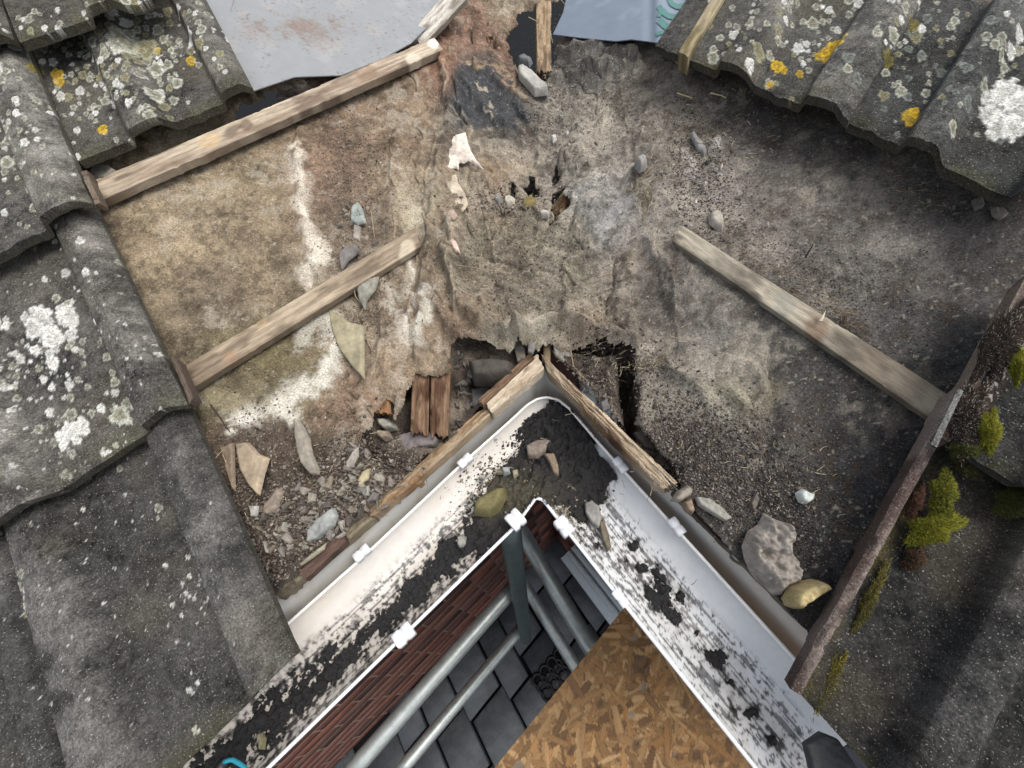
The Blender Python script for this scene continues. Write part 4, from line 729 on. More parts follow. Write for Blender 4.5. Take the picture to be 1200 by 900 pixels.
S_('stone', [(610, 240), (613, 232), (622, 226), (628, 232), (628, 240), (618, 244)], .008, (112, 100, 62), 'mustard coloured pebble under the small dark tear in the valley', 'stone', .006, dome=.004, mt=M_stone)
S_('stone', [(590, 229), (596, 226), (603, 229), (602, 237), (594, 240), (590, 236)], .007, (176, 170, 156), 'white pebble in the row of rubble across the valley', 'stone', .004, dome=.003, mt=M_stone)
S_('stone', [(630, 247), (636, 244), (644, 246), (643, 252), (634, 253)], .006, (156, 150, 142), 'pale pebble left of the slot shaped tear', 'stone', .003, dome=.002, mt=M_stone)
S_('stone', [(580, 228), (586, 224), (589, 232), (584, 238), (579, 234)], .006, (136, 132, 126), 'grey pebble left of the white one in the valley rubble', 'stone', .003, dome=.002, mt=M_stone)
S_('stone', [(645, 158), (651, 156), (653, 161), (648, 165)], .005, (176, 172, 166), 'tiny white stone high in the valley', 'stone', .003, dome=.002, mt=M_stone)
S_('stone', [(745, 182), (755, 179), (760, 186), (758, 193), (750, 196), (745, 190)], .010, (128, 126, 122), 'grey mortar crumb at the top of the straw tuft', 'stone', .006, dome=.004, mt=M_stone, rough=.002)
S_('plaster_scrap', [(515, 180), (518, 168), (528, 159), (537, 155), (545, 153), (548, 166), (552, 176), (558, 186), (567, 197), (556, 191), (549, 186), (543, 190), (537, 188), (537, 197), (530, 195), (520, 198), (516, 190)], .003, (192, 182, 170), 'torn white scrap with a pointed tail in the valley', 'scrap', .008, rough=.0022, mt=M_stone)
S_('plaster_scrap', [(529, 198), (534, 200), (536, 212), (545, 226), (548, 238), (543, 246), (533, 243), (532, 232), (525, 222), (521, 214), (528, 210)], .003, (172, 160, 142), 'cream scrap just below the torn white scrap', 'scrap', .010, rough=.002, mt=M_stone)
S_('plaster_scrap', [(523, 248), (531, 244), (536, 252), (531, 257), (525, 254)], .003, (150, 132, 118), 'pinkish flake at the foot of the cream scrap', 'scrap', .003, rough=.001, mt=M_stone)
S_('plaster_scrap', [(525, 280), (532, 278), (536, 286), (539, 296), (533, 294)], .003, (176, 156, 144), 'pale pink crumb on the felt fold below the scraps', 'scrap', .003, rough=.001, mt=M_stone)
S_('slate_shard', [(256, 524), (272, 518), (273, 576), (266, 560)], .004, (112, 98, 82), 'brown slate strip wedged against the lower left tile', 'slate shard', .004)
S_('slate_shard', [(372, 606), (388, 594), (392, 604), (388, 616), (370, 632), (358, 636), (358, 622)], .008, (128, 130, 126), 'broad pale grey slate in the debris near the left eaves', 'slate shard', .004)
S_('slate_shard', [(348, 662), (364, 648), (380, 636), (378, 644), (362, 656), (350, 664)], .004, (134, 128, 110), 'thin pale slate edge along the wet brown board', 'slate shard', .010)
S_('slate_shard', [(290, 592), (299, 592), (298, 605), (293, 606)], .006, (146, 144, 138), 'little pale slate block at the edge of the lower left tile', 'slate shard', .004)
S_('slate_shard', [(405, 540), (412, 528), (418, 522), (418, 534), (412, 546), (404, 552)], .005, (130, 124, 116), 'light grey slate flake left of the purple-grey stone', 'slate shard', .004)
S_('slate_shard', [(418, 562), (424, 552), (432, 548), (430, 560), (420, 572)], .005, (148, 138, 110), 'yellowish slate flake above the left gutter', 'slate shard', .004)
S_('slate_shard', [(104, 198), (112, 190), (126, 192), (134, 198), (122, 206), (106, 210)], .006, (138, 132, 120), 'pale mortar flake tucked between the lichen tile and the upper batten', 'slate shard', .006)
S_('slate_shard', [(514, 512), (518, 504), (524, 508), (518, 520), (508, 528), (504, 522)], .006, (134, 120, 104), 'tan chip at the foot of the rotten rafter end', 'slate shard', .006)
S_('slate_shard', [(1142, 232), (1150, 228), (1156, 240), (1146, 244)], .004, (96, 92, 86), 'dull grey flake on the right slope below the top tiles', 'slate shard', .002)
S_('slate_shard', [(1166, 240), (1176, 242), (1184, 250), (1176, 254), (1168, 249)], .005, (104, 98, 92), 'grey flake under the tile edge at the right', 'slate shard', .002)
S_('stone', [(880, 590), (887, 576), (891, 584), (889, 592), (884, 600)], .005, (94, 88, 82), 'small dark leaf-like chip on the right hand soil', 'stone', .003, mt=M_stone)
S_('slate_shard', [(703, 470), (712, 466), (716, 478), (706, 484)], .006, (84, 82, 80), 'dark flake in the soil behind the right eaves timber', 'slate shard', .004)
S_('slate_shard', [(686, 408), (694, 414), (697, 424), (691, 422)], .003, (112, 108, 104), 'leaf-thin grey flake in the soil right of the eaves corner', 'slate shard', .004)
S_('slate_shard', [(601, 397), (606, 393), (615, 408), (616, 420), (606, 424), (603, 412)], .004, (128, 122, 110), 'pale slate flake standing by the eaves corner', 'slate shard', .016)
S_('slate_shard', [(618, 402), (624, 399), (628, 406), (624, 414), (618, 412)], .004, (100, 96, 92), 'dark slate flake standing by the eaves corner', 'slate shard', .018)
S_('slate_shard', [(648, 404), (668, 406), (672, 418), (660, 424), (650, 416)], .004, (120, 116, 108), 'ragged pale flake right behind the corner timber', 'slate shard', .002)
S_('stone', [(742, 506), (752, 503), (764, 516), (770, 526), (756, 524)], .008, (78, 72, 66), 'dark stone in the gap beside the right eaves timber', 'stone', .01, mt=M_stone)
S_('broken_tile', [(945, 872), (965, 858), (985, 866), (1010, 905), (955, 912)], .008, (58, 60, 60), 'dark broken tile corner at the end of the gutter, bottom right', 'tile piece', .0, base=.585, rough=.0006)
S_('torn_felt', [(566, 37), (572, 40), (584, 38), (588, 60), (578, 52)], .002, (150, 118, 96), 'small triangular flap of brown felt beside the black hole', 'felt flap', .012, rough=.0006, mt=M_felt)
# similar small slate flakes in the debris: one object each
g = np.random.default_rng(44)
def flakes(n, region, r0, r1, cols, label, group, base=None, cat='slate flake', side=None, seed=0):
    g = np.random.default_rng(seed); k = 0; reg = np.array(region, float)
    while k < n:
        c = g.uniform(reg.min(0), reg.max(0))
        if polydist(c[:1], c[1:], region)[0] > 0: continue
        if base is None and hole_at(*c) and g.random() < .5: continue
        r = g.uniform(r0, r1); m = g.integers(4, 7); an = np.sort(g.uniform(0, 2*np.pi, m)); a0 = g.uniform(0, np.pi); el = g.uniform(.25, .75)
        p = np.stack([np.cos(an)*r, np.sin(an)*r*el], -1); p = p @ np.array([[math.cos(a0), -math.sin(a0)], [math.sin(a0), math.cos(a0)]])+c
        if (np.hypot(*(p-np.roll(p, 1, 0)).T)).max() > r*2.2 or len(p) < 4: continue
        shard('slate_flake', p, g.uniform(.003, .006), cols[g.integers(len(cols))], label, cat, g.uniform(0, .005), (g.uniform(-.3, .3), g.uniform(-.3, .3)), .0006, seed=int(g.integers(999)), group=group, base=base, mt=M_slate); k += 1
flakes(130, [(290, 600), (330, 575), (400, 545), (430, 560), (430, 590), (400, 625), (350, 650), (318, 660)], 2.5, 9.5, [(104, 100, 94), (120, 114, 104), (86, 80, 74), (112, 104, 90), (134, 130, 120), (76, 70, 64)], 'small grey slate flake in the debris heap above the left gutter', 'slate flakes in the debris above the left gutter', seed=1)
flakes(60, [(400, 500), (470, 545), (510, 545), (440, 605), (400, 580)], 2.5, 9, [(112, 104, 96), (96, 92, 88), (128, 122, 110)], 'small stone flake between the purple-grey stone and the left eaves', 'stone flakes near the purple-grey stone', seed=2)
flakes(40, [(545, 480), (600, 440), (560, 440), (535, 400), (530, 520)], 3.5, 9, [(86, 82, 76), (104, 100, 94), (70, 66, 60)], 'dark stone chip down in the hole left of the eaves corner', 'stone chips in the hole by the eaves corner', seed=3)
flakes(16, [(660, 410), (720, 412), (735, 500), (700, 480)], 3, 6.5, [(86, 82, 76), (104, 98, 90), (62, 58, 54)], 'dark flake in the soil right of the eaves corner', 'flakes in the soil right of the eaves corner', seed=4)
flakes(34, [(565, 235), (640, 238), (648, 252), (600, 248), (560, 246)], 2.5, 4.5, [(150, 142, 130), (128, 118, 104), (100, 92, 84)], 'little stone chip in the row of rubble across the valley', 'rubble chips across the valley', seed=5)
flakes(24, [(580, 545), (620, 540), (650, 560), (690, 580), (640, 580), (600, 600), (575, 610), (560, 560)], 2.5, 6, [(128, 120, 104), (150, 148, 138), (92, 86, 74), (110, 100, 82)], 'small pebble chip in the grit at the gutter corner', 'pebble chips in the gutter corner', base=.650, seed=6)
flakes(22, [(640, 140), (700, 120), (720, 200), (660, 230)], 2, 4.5, [(150, 146, 138), (124, 118, 108), (104, 100, 94)], 'little pale crumb of mortar high on the right of the valley', 'mortar crumbs high in the valley', seed=8)
flakes(26, [(790, 170), (845, 160), (850, 250), (800, 240)], 2, 4.5, [(164, 156, 148), (124, 114, 104), (96, 88, 80)], 'little crumb in the gritty patch above the long grey batten', 'crumbs above the long grey batten', seed=9)
flakes(18, [(390, 240), (440, 220), (450, 280), (400, 320)], 2.5, 5, [(104, 96, 88), (128, 118, 106)], 'tiny slate chip in the grit between the left battens', 'slate chips between the left battens', seed=7)

# ------------------------------------------------------------------ crumbs, twigs and straw as uncountable stuff
def scatter(name, label, spec, cols, mt, flat=.6, fn=None, seed=0, lift=0.0, cat='grit'):
    g = np.random.default_rng(seed); pts = []; rr = []
    for (cu, cv_, su, sv, rt, n, r0, r1) in spec:
        a, b = g.normal(0, su, n), g.normal(0, sv, n); c, s = math.cos(rad(rt)), math.sin(rad(rt)); pts.append(np.stack([cu+a*c-b*s, cv_+a*s+b*c], -1)); rr.append(r0*(r1/r0)**(g.random(n)**2.2))
    pts = np.concatenate(pts); rr = np.concatenate(rr)
    fn = fn or felt_zf; X = march(pts[:, 0], pts[:, 1], fn)
    if fn is felt_zf:
        hm_ = holemask(pts[:, 0], pts[:, 1]); ok = np.maximum(upL(X[:, 0], X[:, 1]), upR(X[:, 0], X[:, 1])) > .008
        X2 = march(pts[:, 0], pts[:, 1], void_zf); X = np.where(hm_[:, None], X2, X); X, rr = X[ok], rr[ok]
    n = len(X); base = np.array([(1, 0, 0), (.2, 1, 0), (-.9, .35, 0), (-.3, -.95, 0), (.15, .1, .8), (0, 0, -.7)], float)
    fc = np.array([(0, 1, 4), (1, 2, 4), (2, 3, 4), (3, 0, 4), (1, 0, 5), (2, 1, 5), (3, 2, 5), (0, 3, 5)])
    V = base[None]*(1+g.normal(0, .25, (n, 6, 3))); V[..., 2] *= flat; an = g.uniform(0, 2*np.pi, n); c, s = np.cos(an)[:, None], np.sin(an)[:, None]
    x_, y_ = V[..., 0]*c-V[..., 1]*s, V[..., 0]*s+V[..., 1]*c; tx, ty = g.normal(0, .35, (2, n)); V = np.stack([x_, y_, V[..., 2]+x_*tx[:, None]+y_*ty[:, None]], -1)*rr[:, None, None]+X[:, None]+np.array([0, 0, lift])+rr[:, None, None]*np.array([0, 0, .25])
    Fc = (fc[None]+np.arange(n)[:, None, None]*6).reshape(-1, 3); cl = lin(np.array(cols)); ci = cl[g.integers(len(cols), size=n)]*(g.uniform(.7, 1.3, n)[:, None]); cc = np.repeat(ci, 6, 0)
    o = mesh_np(name, V.reshape(-1, 3), None, np.clip(cc, .004, .9), mt, smooth=False, tri=Fc); tag(o, label, cat, kind='stuff'); return o
PALE = [(132, 124, 114), (112, 104, 94), (96, 88, 80), (104, 96, 86), (84, 74, 64), (70, 62, 54), (60, 52, 46), (76, 66, 56), (90, 80, 70)]
scatter('grit', 'loose dark grit and mortar crumbs over the left slope', [(410, 210, 25, 60, 0, 2600, .0006, .0022), (350, 610, 42, 34, -40, 9000, .0006, .004), (300, 560, 26, 40, 0, 3000, .0006, .0026), (420, 560, 34, 26, -40, 5200, .0007, .0036), (440, 340, 10, 40, 20, 900, .0006, .002), (410, 385, 14, 12, 0, 500, .0006, .002), (150, 290, 30, 50, 0, 250, .0005, .0012), (470, 560, 30, 16, -40, 2000, .0008, .0035)], PALE, M_stone, seed=1)
scatter('grit', 'loose grit and crumbs down the middle of the valley', [(600, 300, 55, 50, 0, 5200, .0005, .0022), (690, 110, 50, 40, 0, 4200, .0005, .0020), (600, 235, 30, 8, 0, 900, .0007, .003), (645, 130, 24, 26, 0, 1600, .0006, .0024), (655, 250, 10, 40, 0, 500, .0006, .002), (640, 50, 6, 26, 0, 500, .0008, .003), (700, 200, 60, 60, 0, 2200, .0004, .0015), (560, 180, 40, 40, 0, 700, .0004, .0014)], PALE+[(150, 144, 134), (136, 130, 120)], M_stone, seed=2)
scatter('grit', 'loose grit and crumbs over the right slope', [(820, 210, 26, 46, -10, 3600, .0006, .0022), (860, 130, 40, 24, 25, 1800, .0005, .0018), (850, 560, 62, 40, 30, 9500, .0005, .0024), (790, 520, 30, 30, 0, 2600, .0006, .0028), (960, 330, 70, 30, 30, 2400, .0005, .0016), (980, 500, 90, 70, 0, 1300, .0004, .0014), (1000, 230, 90, 40, 25, 1400, .0004, .0014), (700, 450, 24, 40, 0, 3400, .0006, .003), (760, 430, 20, 12, 0, 700, .0006, .002), (900, 640, 40, 60, 30, 1500, .0005, .002)], [(96, 88, 80), (76, 68, 60), (60, 54, 50), (120, 114, 106), (50, 46, 42)], M_stone, seed=3)
# crumbs in the gutter
def gut_fn(key):
    G, t = GG[key]
    pts = G.reshape(-1, 3); 
    return pts
def scatter_gutter(n, key, sel, r0, r1, cols, seed, label):
    g = np.random.default_rng(seed); G, t = GG[key]; heavy, S, T, big, fine, strk, sp = dirtmask(G, t, key); u, v = proj(G); w_ = sel(heavy, u, v, t[None]+0*u, fine); w_ = np.clip(w_, 0, None).ravel(); i = g.choice(len(w_), n, p=w_/w_.sum())
    hv = np.clip(heavy.ravel()[i], 0, 1); X = G.reshape(-1, 3)[i]+g.normal(0, .0008, (n, 3))*[1, 1, 0]; X[:, 2] += .016*hv**.8*.7
    rr = r0*(r1/r0)**(g.random(n)**2); base = np.array([(1, 0, 0), (.2, 1, 0), (-.9, .35, 0), (-.3, -.95, 0), (.15, .1, .8), (0, 0, -.7)], float)
    fc = np.array([(0, 1, 4), (1, 2, 4), (2, 3, 4), (3, 0, 4), (1, 0, 5), (2, 1, 5), (3, 2, 5), (0, 3, 5)])
    V = base[None]*(1+g.normal(0, .3, (n, 6, 3))); an = g.uniform(0, 6.3, n); c, s = np.cos(an)[:, None], np.sin(an)[:, None]
    V = np.stack([V[..., 0]*c-V[..., 1]*s, V[..., 0]*s+V[..., 1]*c, V[..., 2]*.8], -1)*rr[:, None, None]+X[:, None]
    Fc = (fc[None]+np.arange(n)[:, None, None]*6).reshape(-1, 3); cl = lin(np.array(cols)); cc = np.repeat(cl[g.integers(len(cols), size=n)]*g.uniform(.6, 1.3, n)[:, None], 6, 0)
    o = mesh_np('gutter_crumbs', V.reshape(-1, 3), None, cc, M_dirt if cols[0][0] < 60 else M_stone, smooth=False, tri=Fc); tag(o, label, 'dirt', kind='stuff')
BLK = [(26, 25, 26), (34, 32, 32), (18, 18, 20), (46, 42, 38)]
scatter_gutter(9000, 'L', lambda h, u, v, t, f: sm(-.12, .1, h)*sm(.2, .3, t), .0006, .0026, BLK, 11, 'black crumbs strewn along the left arm of the gutter')
scatter_gutter(9000, 'R', lambda h, u, v, t, f: sm(-.08, .1, h)*sm(.12, .3, t), .0006, .0028, BLK, 12, 'black crumbs strewn along the right arm of the gutter')
scatter_gutter(3500, 'L', lambda h, u, v, t, f: np.exp(-((u-632)**2/22**2+(v-490)**2/22**2))*sm(.06, .12, t), .0012, .0045, BLK, 16, 'black spongy lumps left of the apex of the gutter corner')
scatter_gutter(9000, 'R', lambda h, u, v, t, f: np.exp(-((u-672)**2/30**2+(v-512)**2/34**2))*sm(.06, .12, t), .0012, .0042, BLK, 15, 'black spongy lumps heaped in the gutter corner')
scatter_gutter(2600, 'L', lambda h, u, v, t, f: np.exp(-((u-595)**2/40**2+(v-570)**2/34**2)), .0008, .0034, [(120, 112, 92), (96, 88, 70), (150, 144, 128), (70, 62, 50)], 13, 'tan and grey grit in the left side of the gutter corner')
scatter_gutter(1500, 'R', lambda h, u, v, t, f: np.exp(-((u-670)**2/26**2+(v-585)**2/30**2)), .0008, .003, [(130, 124, 104), (100, 92, 74), (150, 144, 128)], 14, 'tan and grey grit in the right side of the gutter corner')
def straws(name, label, spec, cols, seed, th=.0004, fn=felt_zf, cat='plant debris', curl=.5, lift=.001):
    g = np.random.default_rng(seed); V = []; T = []; cc = []
    for (cu, cv_, su, sv, rt, n, l0, l1, ang, spr) in spec:
        a, b = g.normal(0, su, n), g.normal(0, sv, n); c, s = math.cos(rad(rt)), math.sin(rad(rt)); U, W_ = cu+a*c-b*s, cv_+a*s+b*c
        X = march(U, W_, fn)
        for i in range(n):
            L = g.uniform(l0, l1); an = rad(ang)+g.normal(0, spr); k = 6; p = X[i].copy(); p[2] += lift+g.uniform(0, .003); d = np.array([math.cos(an), math.sin(an), 0]); cv2 = g.normal(0, curl); cl = lin(cols[g.integers(len(cols))])*g.uniform(.75, 1.2); base = len(V); rz = g.normal(0, .15)
            nrm_s = TP
            for j in range(k+1):
                f = j/k; w_ = th*(1-.6*f); sidev = np.array([-d[1], d[0], 0]); V += [p+sidev*w_, p-sidev*w_, p+np.array([0, 0, w_*1.6])]; cc += [cl]*3
                an += cv2/k; d = np.array([math.cos(an), math.sin(an), 0]); p = p+d*L/k; zz = fn(np.array([p[0]]), np.array([p[1]]))[0] if j % 3 == 2 and L > .012 else None
                p[2] += (TP*.7*((d@nL) if upL(p[0], p[1]) > upR(p[0], p[1]) else (d@nR))+rz*(.5-f))*L/k
            for j in range(k):
                for e in range(3):
                    a_, b_ = base+j*3+e, base+j*3+(e+1) % 3; T += [(a_, b_, b_+3), (a_, b_+3, a_+3)]
    o = mesh_np(name, np.array(V), None, np.clip(np.array(cc), .004, .9), M_straw, smooth=False, tri=np.array(T)); tag(o, label, cat, kind='stuff')
ST = [(170, 156, 126), (140, 124, 96), (190, 178, 150), (110, 96, 76), (84, 72, 58)]
zs = lambda x, y: zbase(x, y)+.004
straws('straw', 'tuft of straw and roots on the right of the valley', [(757, 236, 8, 17, 0, 150, .006, .022, 100, .7), (755, 200, 6, 10, 0, 30, .006, .02, 80, .9)], ST, 1, fn=zs)
straws('straw', 'short straw bits along the torn felt right of the eaves corner', [(758, 428, 20, 5, -15, 60, .005, .016, 30, .8), (790, 400, 10, 10, 0, 14, .006, .016, 30, .6)], ST, 2, fn=zs)
straws('straw', 'pine needles and straw caught above the long grey batten', [(945, 345, 48, 14, 35, 170, .004, .016, -30, .8), (870, 300, 30, 12, 35, 90, .004, .014, -30, .8), (1050, 220, 40, 12, 28, 160, .003, .010, -20, .9), (985, 370, 20, 5, 35, 40, .006, .02, -40, .5)], [(122, 104, 80), (96, 80, 62), (140, 124, 98), (76, 64, 50)], 3, th=.00035, fn=zs)
straws('straw', 'thin stems scattered over the left slope and valley', [(430, 260, 30, 50, 0, 80, .004, .018, 60, 1.2), (350, 560, 60, 40, 0, 110, .004, .016, 40, 1.2), (520, 180, 14, 70, 0, 50, .006, .02, 90, .5), (150, 260, 26, 22, 0, 40, .003, .012, 60, 1.0), (570, 330, 40, 40, 0, 60, .006, .022, 0, 1.2), (490, 60, 20, 12, 0, 20, .005, .014, 20, 1), (860, 160, 40, 30, 0, 80, .004, .014, 20, 1.2), (850, 560, 70, 40, 0, 90, .004, .012, 40, 1.2), (690, 420, 30, 30, 0, 70, .005, .016, 60, 1.0), (210, 215, 20, 8, 0, 14, .004, .010, 0, 1)], ST, 4, fn=zs)
def twig(pts, r, colr, label, cat='twig', offs=.004, mt=M_straw, name='twig', rf=lambda f: 1-.5*f):
    p = resample(np.array(pts, float), 18); X = march(p[:, 0], p[:, 1], zs)+[0, 0, offs]; tag(tube(X, r, colr, mt, 6, name, rf), label, cat)
twig([(249, 476), (258, 488), (266, 500), (272, 508)], .0013, (58, 48, 42), 'dark straight stick beside the lower left tile')
twig([(524, 280), (521, 300), (526, 312), (545, 314), (570, 318), (600, 322)], .0006, (150, 134, 108), 'long thin root trailing across the valley felt')
twig([(436, 250), (438, 265), (440, 282)], .0007, (150, 136, 112), 'upright pale stem above the lower left batten')
twig([(415, 335), (418, 350), (428, 362), (422, 372)], .0006, (160, 146, 120), 'looped pale stem under the lower left batten')
twig([(620, 28), (632, 34), (645, 45), (648, 58)], .0007, (176, 164, 138), 'wiry pale root hanging over the crumbling upright timber', offs=.012)
twig([(644, 0), (655, 6), (662, 14)], .0007, (176, 164, 138), 'pale root arching across the top black hole', offs=.014)
twig([(942, 305), (946, 298), (951, 290)], .0014, (20, 18, 18), 'small black nail standing on the right felt', 'nail', name='nail', offs=.005)
twig([(832, 112), (845, 115), (850, 118)], .0016, (180, 162, 124), 'short yellow chip of wood on the right of the valley', 'wood chip', name='wood_chip')
twig([(793, 112), (802, 115), (811, 118)], .0013, (178, 160, 126), 'short pale splinter below the top right batten stub', 'wood chip', name='wood_chip')
twig([(283, 12), (286, 22), (282, 36)], .0005, (96, 84, 76), 'thin dark root on the pale grey sheet', offs=.03)
twig([(668, 400), (672, 425), (686, 440), (700, 452)], .0008, (150, 132, 100), 'curved stem in the soil right of the eaves corner', offs=-.01)

# ------------------------------------------------------------------ moss cushions
def moss(cu, cv_, ru, rv, off, n, cols, label, L=.0034, hgt=.0055, seed=0, tip=None, cat='moss', name='moss_cushion', rt=0, base=(50, 52, 18)):
    g = np.random.default_rng(seed+100); c0 = AT(cu, cv_, 'R', off); ex = (AT(cu+9, cv_, 'R', off)-c0)/9; ey = (AT(cu, cv_+9, 'R', off)-c0)/9; V = []; T = []; cc = []
    ca, sa = math.cos(rad(rt)), math.sin(rad(rt)); e1 = (ex*ca+ey*sa)*ru; e2 = (-ex*sa+ey*ca)*rv
    # body
    m, k = 28, 8; lob = 1+.26*np.sin(np.arange(m)*2*2*np.pi/m+seed*2.1)+.16*np.sin(np.arange(m)*5*2*np.pi/m+seed)+.1*np.sin(np.arange(m)*7*2*np.pi/m)
    for j in range(k):
        f = j/(k-1); rr = np.cos(f*np.pi/2)**.6; h = np.sin(f*np.pi/2)*hgt
        for i in range(m):
            a = 2*np.pi*i/m; p = c0+(e1*math.cos(a)+e2*math.sin(a))*rr*lob[i]*.93+NR*(h-.002+g.normal(0, .0006)); V.append(p); cc.append(lin(base)*g.uniform(.6, 1.3))
    for j in range(k-1):
        for i in range(m): a, b, c, d = j*m+i, j*m+(i+1) % m, (j+1)*m+(i+1) % m, (j+1)*m+i; T += [(a, b, c), (a, c, d)]
    for _ in range(n):
        a = g.uniform(0, 2*np.pi); f = math.sqrt(g.random()); lb = 1+.26*math.sin(a*2+seed*2.1)+.16*math.sin(a*5+seed)+.1*math.sin(a*7)+g.normal(0, .07); dirv = (e1*math.cos(a)+e2*math.sin(a)); p = c0+dirv*f*lb+NR*hgt*max(0, 1-f**2)**.5*(1-.35*g.random()**2)*(.7+.5*float(vn(np.array([a*2.2]), np.array([f*3.0]), 0, seed)[0]))
        d = NR*(.5+.6*g.random())+dirv/np.linalg.norm(dirv)*f*1.1+g.normal(0, .35, 3); d /= np.linalg.norm(d); ln = L*g.uniform(.5, 1.2); s = np.cross(d, g.normal(0, 1, 3)); s /= np.linalg.norm(s); w_ = ln*.13; b0 = len(V)
        q = np.cross(d, s); V += [p+s*w_, p-s*.5*w_+q*.8*w_, p-s*.5*w_-q*.8*w_, p+d*ln]; cl = lin(cols[g.integers(len(cols))])*g.uniform(.6, 1.3); tc = lin(tip) if tip is not None and g.random() < .16 else cl*1.15
        cc += [cl*.9, cl*.9, cl*.9, tc]; T += [(b0, b0+1, b0+3), (b0+1, b0+2, b0+3), (b0+2, b0, b0+3)]
    o = mesh_np(name, np.array(V), None, np.clip(np.array(cc), .004, .8), M_moss, smooth=False, tri=np.array(T)); tag(o, label, cat)
GM = [(112, 112, 26), (92, 96, 24), (128, 124, 34), (74, 78, 24)]; BM = [(52, 42, 32), (40, 34, 28), (62, 50, 38)]; DM = [(54, 60, 20), (44, 50, 20), (70, 72, 24)]
moss(1093, 618, 27, 20, .045, 5200, GM, 'bright yellow-green moss cushion, the largest, on the lower right tile', seed=1, rt=-15)
moss(1104, 580, 17, 22, .048, 3200, GM+DM, 'smaller green moss cushion just above the largest one', seed=2)
moss(1158, 506, 12, 22, .082, 3000, GM, 'upright bright moss cushion beside the brown mossy strip', seed=3, rt=15)
moss(1194, 430, 9, 22, .080, 3000, GM, 'moss cushion cut by the right edge of the photo', seed=4)
moss(1186, 588, 22, 18, .045, 1500, DM, 'dark green moss in the shade under the right tile edge', seed=5, rt=35)
moss(1130, 545, 20, 10, .048, 900, DM+BM, 'thin olive moss below the corner of the upper right tile', seed=6, rt=35, hgt=.006)
moss(1070, 655, 10, 16, .040, 900, BM+[(88, 60, 30)], 'rusty brown moss below the largest green cushion', seed=7, hgt=.006, base=(50, 38, 24))
moss(1072, 590, 8, 18, .046, 700, [(78, 52, 38), (60, 42, 32)], 'red-brown moss against the rusty tile edge', seed=8, hgt=.005, base=(60, 36, 24), rt=20)
moss(1136, 490, 22, 40, .080, 2600, BM, 'dark brown moss strip with frosty white tips, lower half', seed=9, hgt=.005, tip=(186, 182, 176), base=(40, 32, 26), rt=28, L=.0032)
moss(1176, 400, 20, 64, .080, 3000, BM, 'dark brown moss strip with frosty white tips, upper half', seed=10, hgt=.005, tip=(176, 172, 166), base=(40, 32, 26), rt=28, L=.0032)
moss(1130, 528, 22, 7, .078, 900, DM, 'green fringe of moss under the frosty brown strip', seed=11, hgt=.006, rt=10)
moss(1020, 700, 7, 44, .042, 1300, [(84, 82, 36), (66, 62, 30), (100, 92, 46)], 'sparse yellow-green moss line along the rusty tile edge', seed=12, hgt=.003, base=(60, 54, 36), rt=30, L=.004)
moss(972, 800, 8, 44, .044, 1300, [(92, 88, 34), (70, 64, 30), (108, 98, 40)], 'mossy line on the lower end of the bottom right tile', seed=13, hgt=.003, base=(62, 56, 34), rt=22, L=.004)

# ------------------------------------------------------------------ below: wall, window, tubes, board, paving
HG = 3.2
def vec2(a): return np.array([a[0], a[1], 0.])
l0, l1 = P(325, 890, GH), P(600, 622, GH); dL = vec2(l1-l0); dL /= np.linalg.norm(dL); nl = np.array([-dL[1], dL[0], 0]); nl = nl if nl@vec2(P(500, 500, GH)-l0) > 0 else -nl
r0_, r1_ = P(725, 700, GH), P(885, 900, GH); dR = vec2(r1_-r0_); dR /= np.linalg.norm(dR); nr = np.array([-dR[1], dR[0], 0]); nr = nr if nr@vec2(P(800, 500, GH)-r0_) > 0 else -nr
wl = vec2(P(500, 785, HG))                          # a point on the left wall line
cd = vec2(P(650, 605, 1.0)); # plan direction of the wall corner from under the eye
A_ = np.array([[cd[0], -dL[0]], [cd[1], -dL[1]]]); tt = np.linalg.solve(A_, wl[:2]); corner = cd*tt[0]
def box_mesh(name, o, ax, ay, az, lx, ly, lz, mt, colr=None, bev=.0, jit=0.0, smooth=False):
    V = []; b = bev
    for zz, ins in ((0, b), (b, 0), (lz-b, 0), (lz, b)):
        for xx, yy in ((ins, ins), (lx-ins, ins), (lx-ins, ly-ins), (ins, ly-ins)): V.append(o+ax*xx+ay*yy+az*zz)
    Q = [(3, 2, 1, 0), (12, 13, 14, 15)]+[(r*4+k, r*4+(k+1) % 4, r*4+4+(k+1) % 4, r*4+4+k) for r in range(3) for k in range(4)]
    if jit: V = [v+np.random.default_rng(i).normal(0, jit, 3) for i, v in enumerate(V)]
    return mesh_np(name, np.array(V), np.array(Q), None if colr is None else np.tile(lin(colr), (16, 1)), mt, smooth=smooth, frame=[ax, ay, az])
UP = np.array([0, 0, 1.])
bw = thing('brick_wall', 'dark red brick wall below the left arm of the gutter', 'wall', corner+[0, 0, -HG])
back = box_mesh('mortar_bed', corner-dL*2.2-nl*.0102+[0, 0, -HG], dL, nl, UP, 2.2, .1, HG-.74, M_mortar); parent(back, bw)
protos = []
for k, cc in enumerate([(102, 68, 60), (86, 60, 54), (112, 78, 68), (74, 54, 50), (98, 72, 64), (114, 74, 62)]):
    b = box_mesh('brick', np.zeros(3), dL, -nl, UP, .290, .012, .090, M_brick, cc, .003, .0006); protos.append(b)
cnt = 0; g = np.random.default_rng(5); bpy.context.view_layer.update()
def place(proto, o_world, par, first):
    o = proto if first else proto.copy()
    if not first: C.objects.link(o)
    return o
usedp = [False]*6
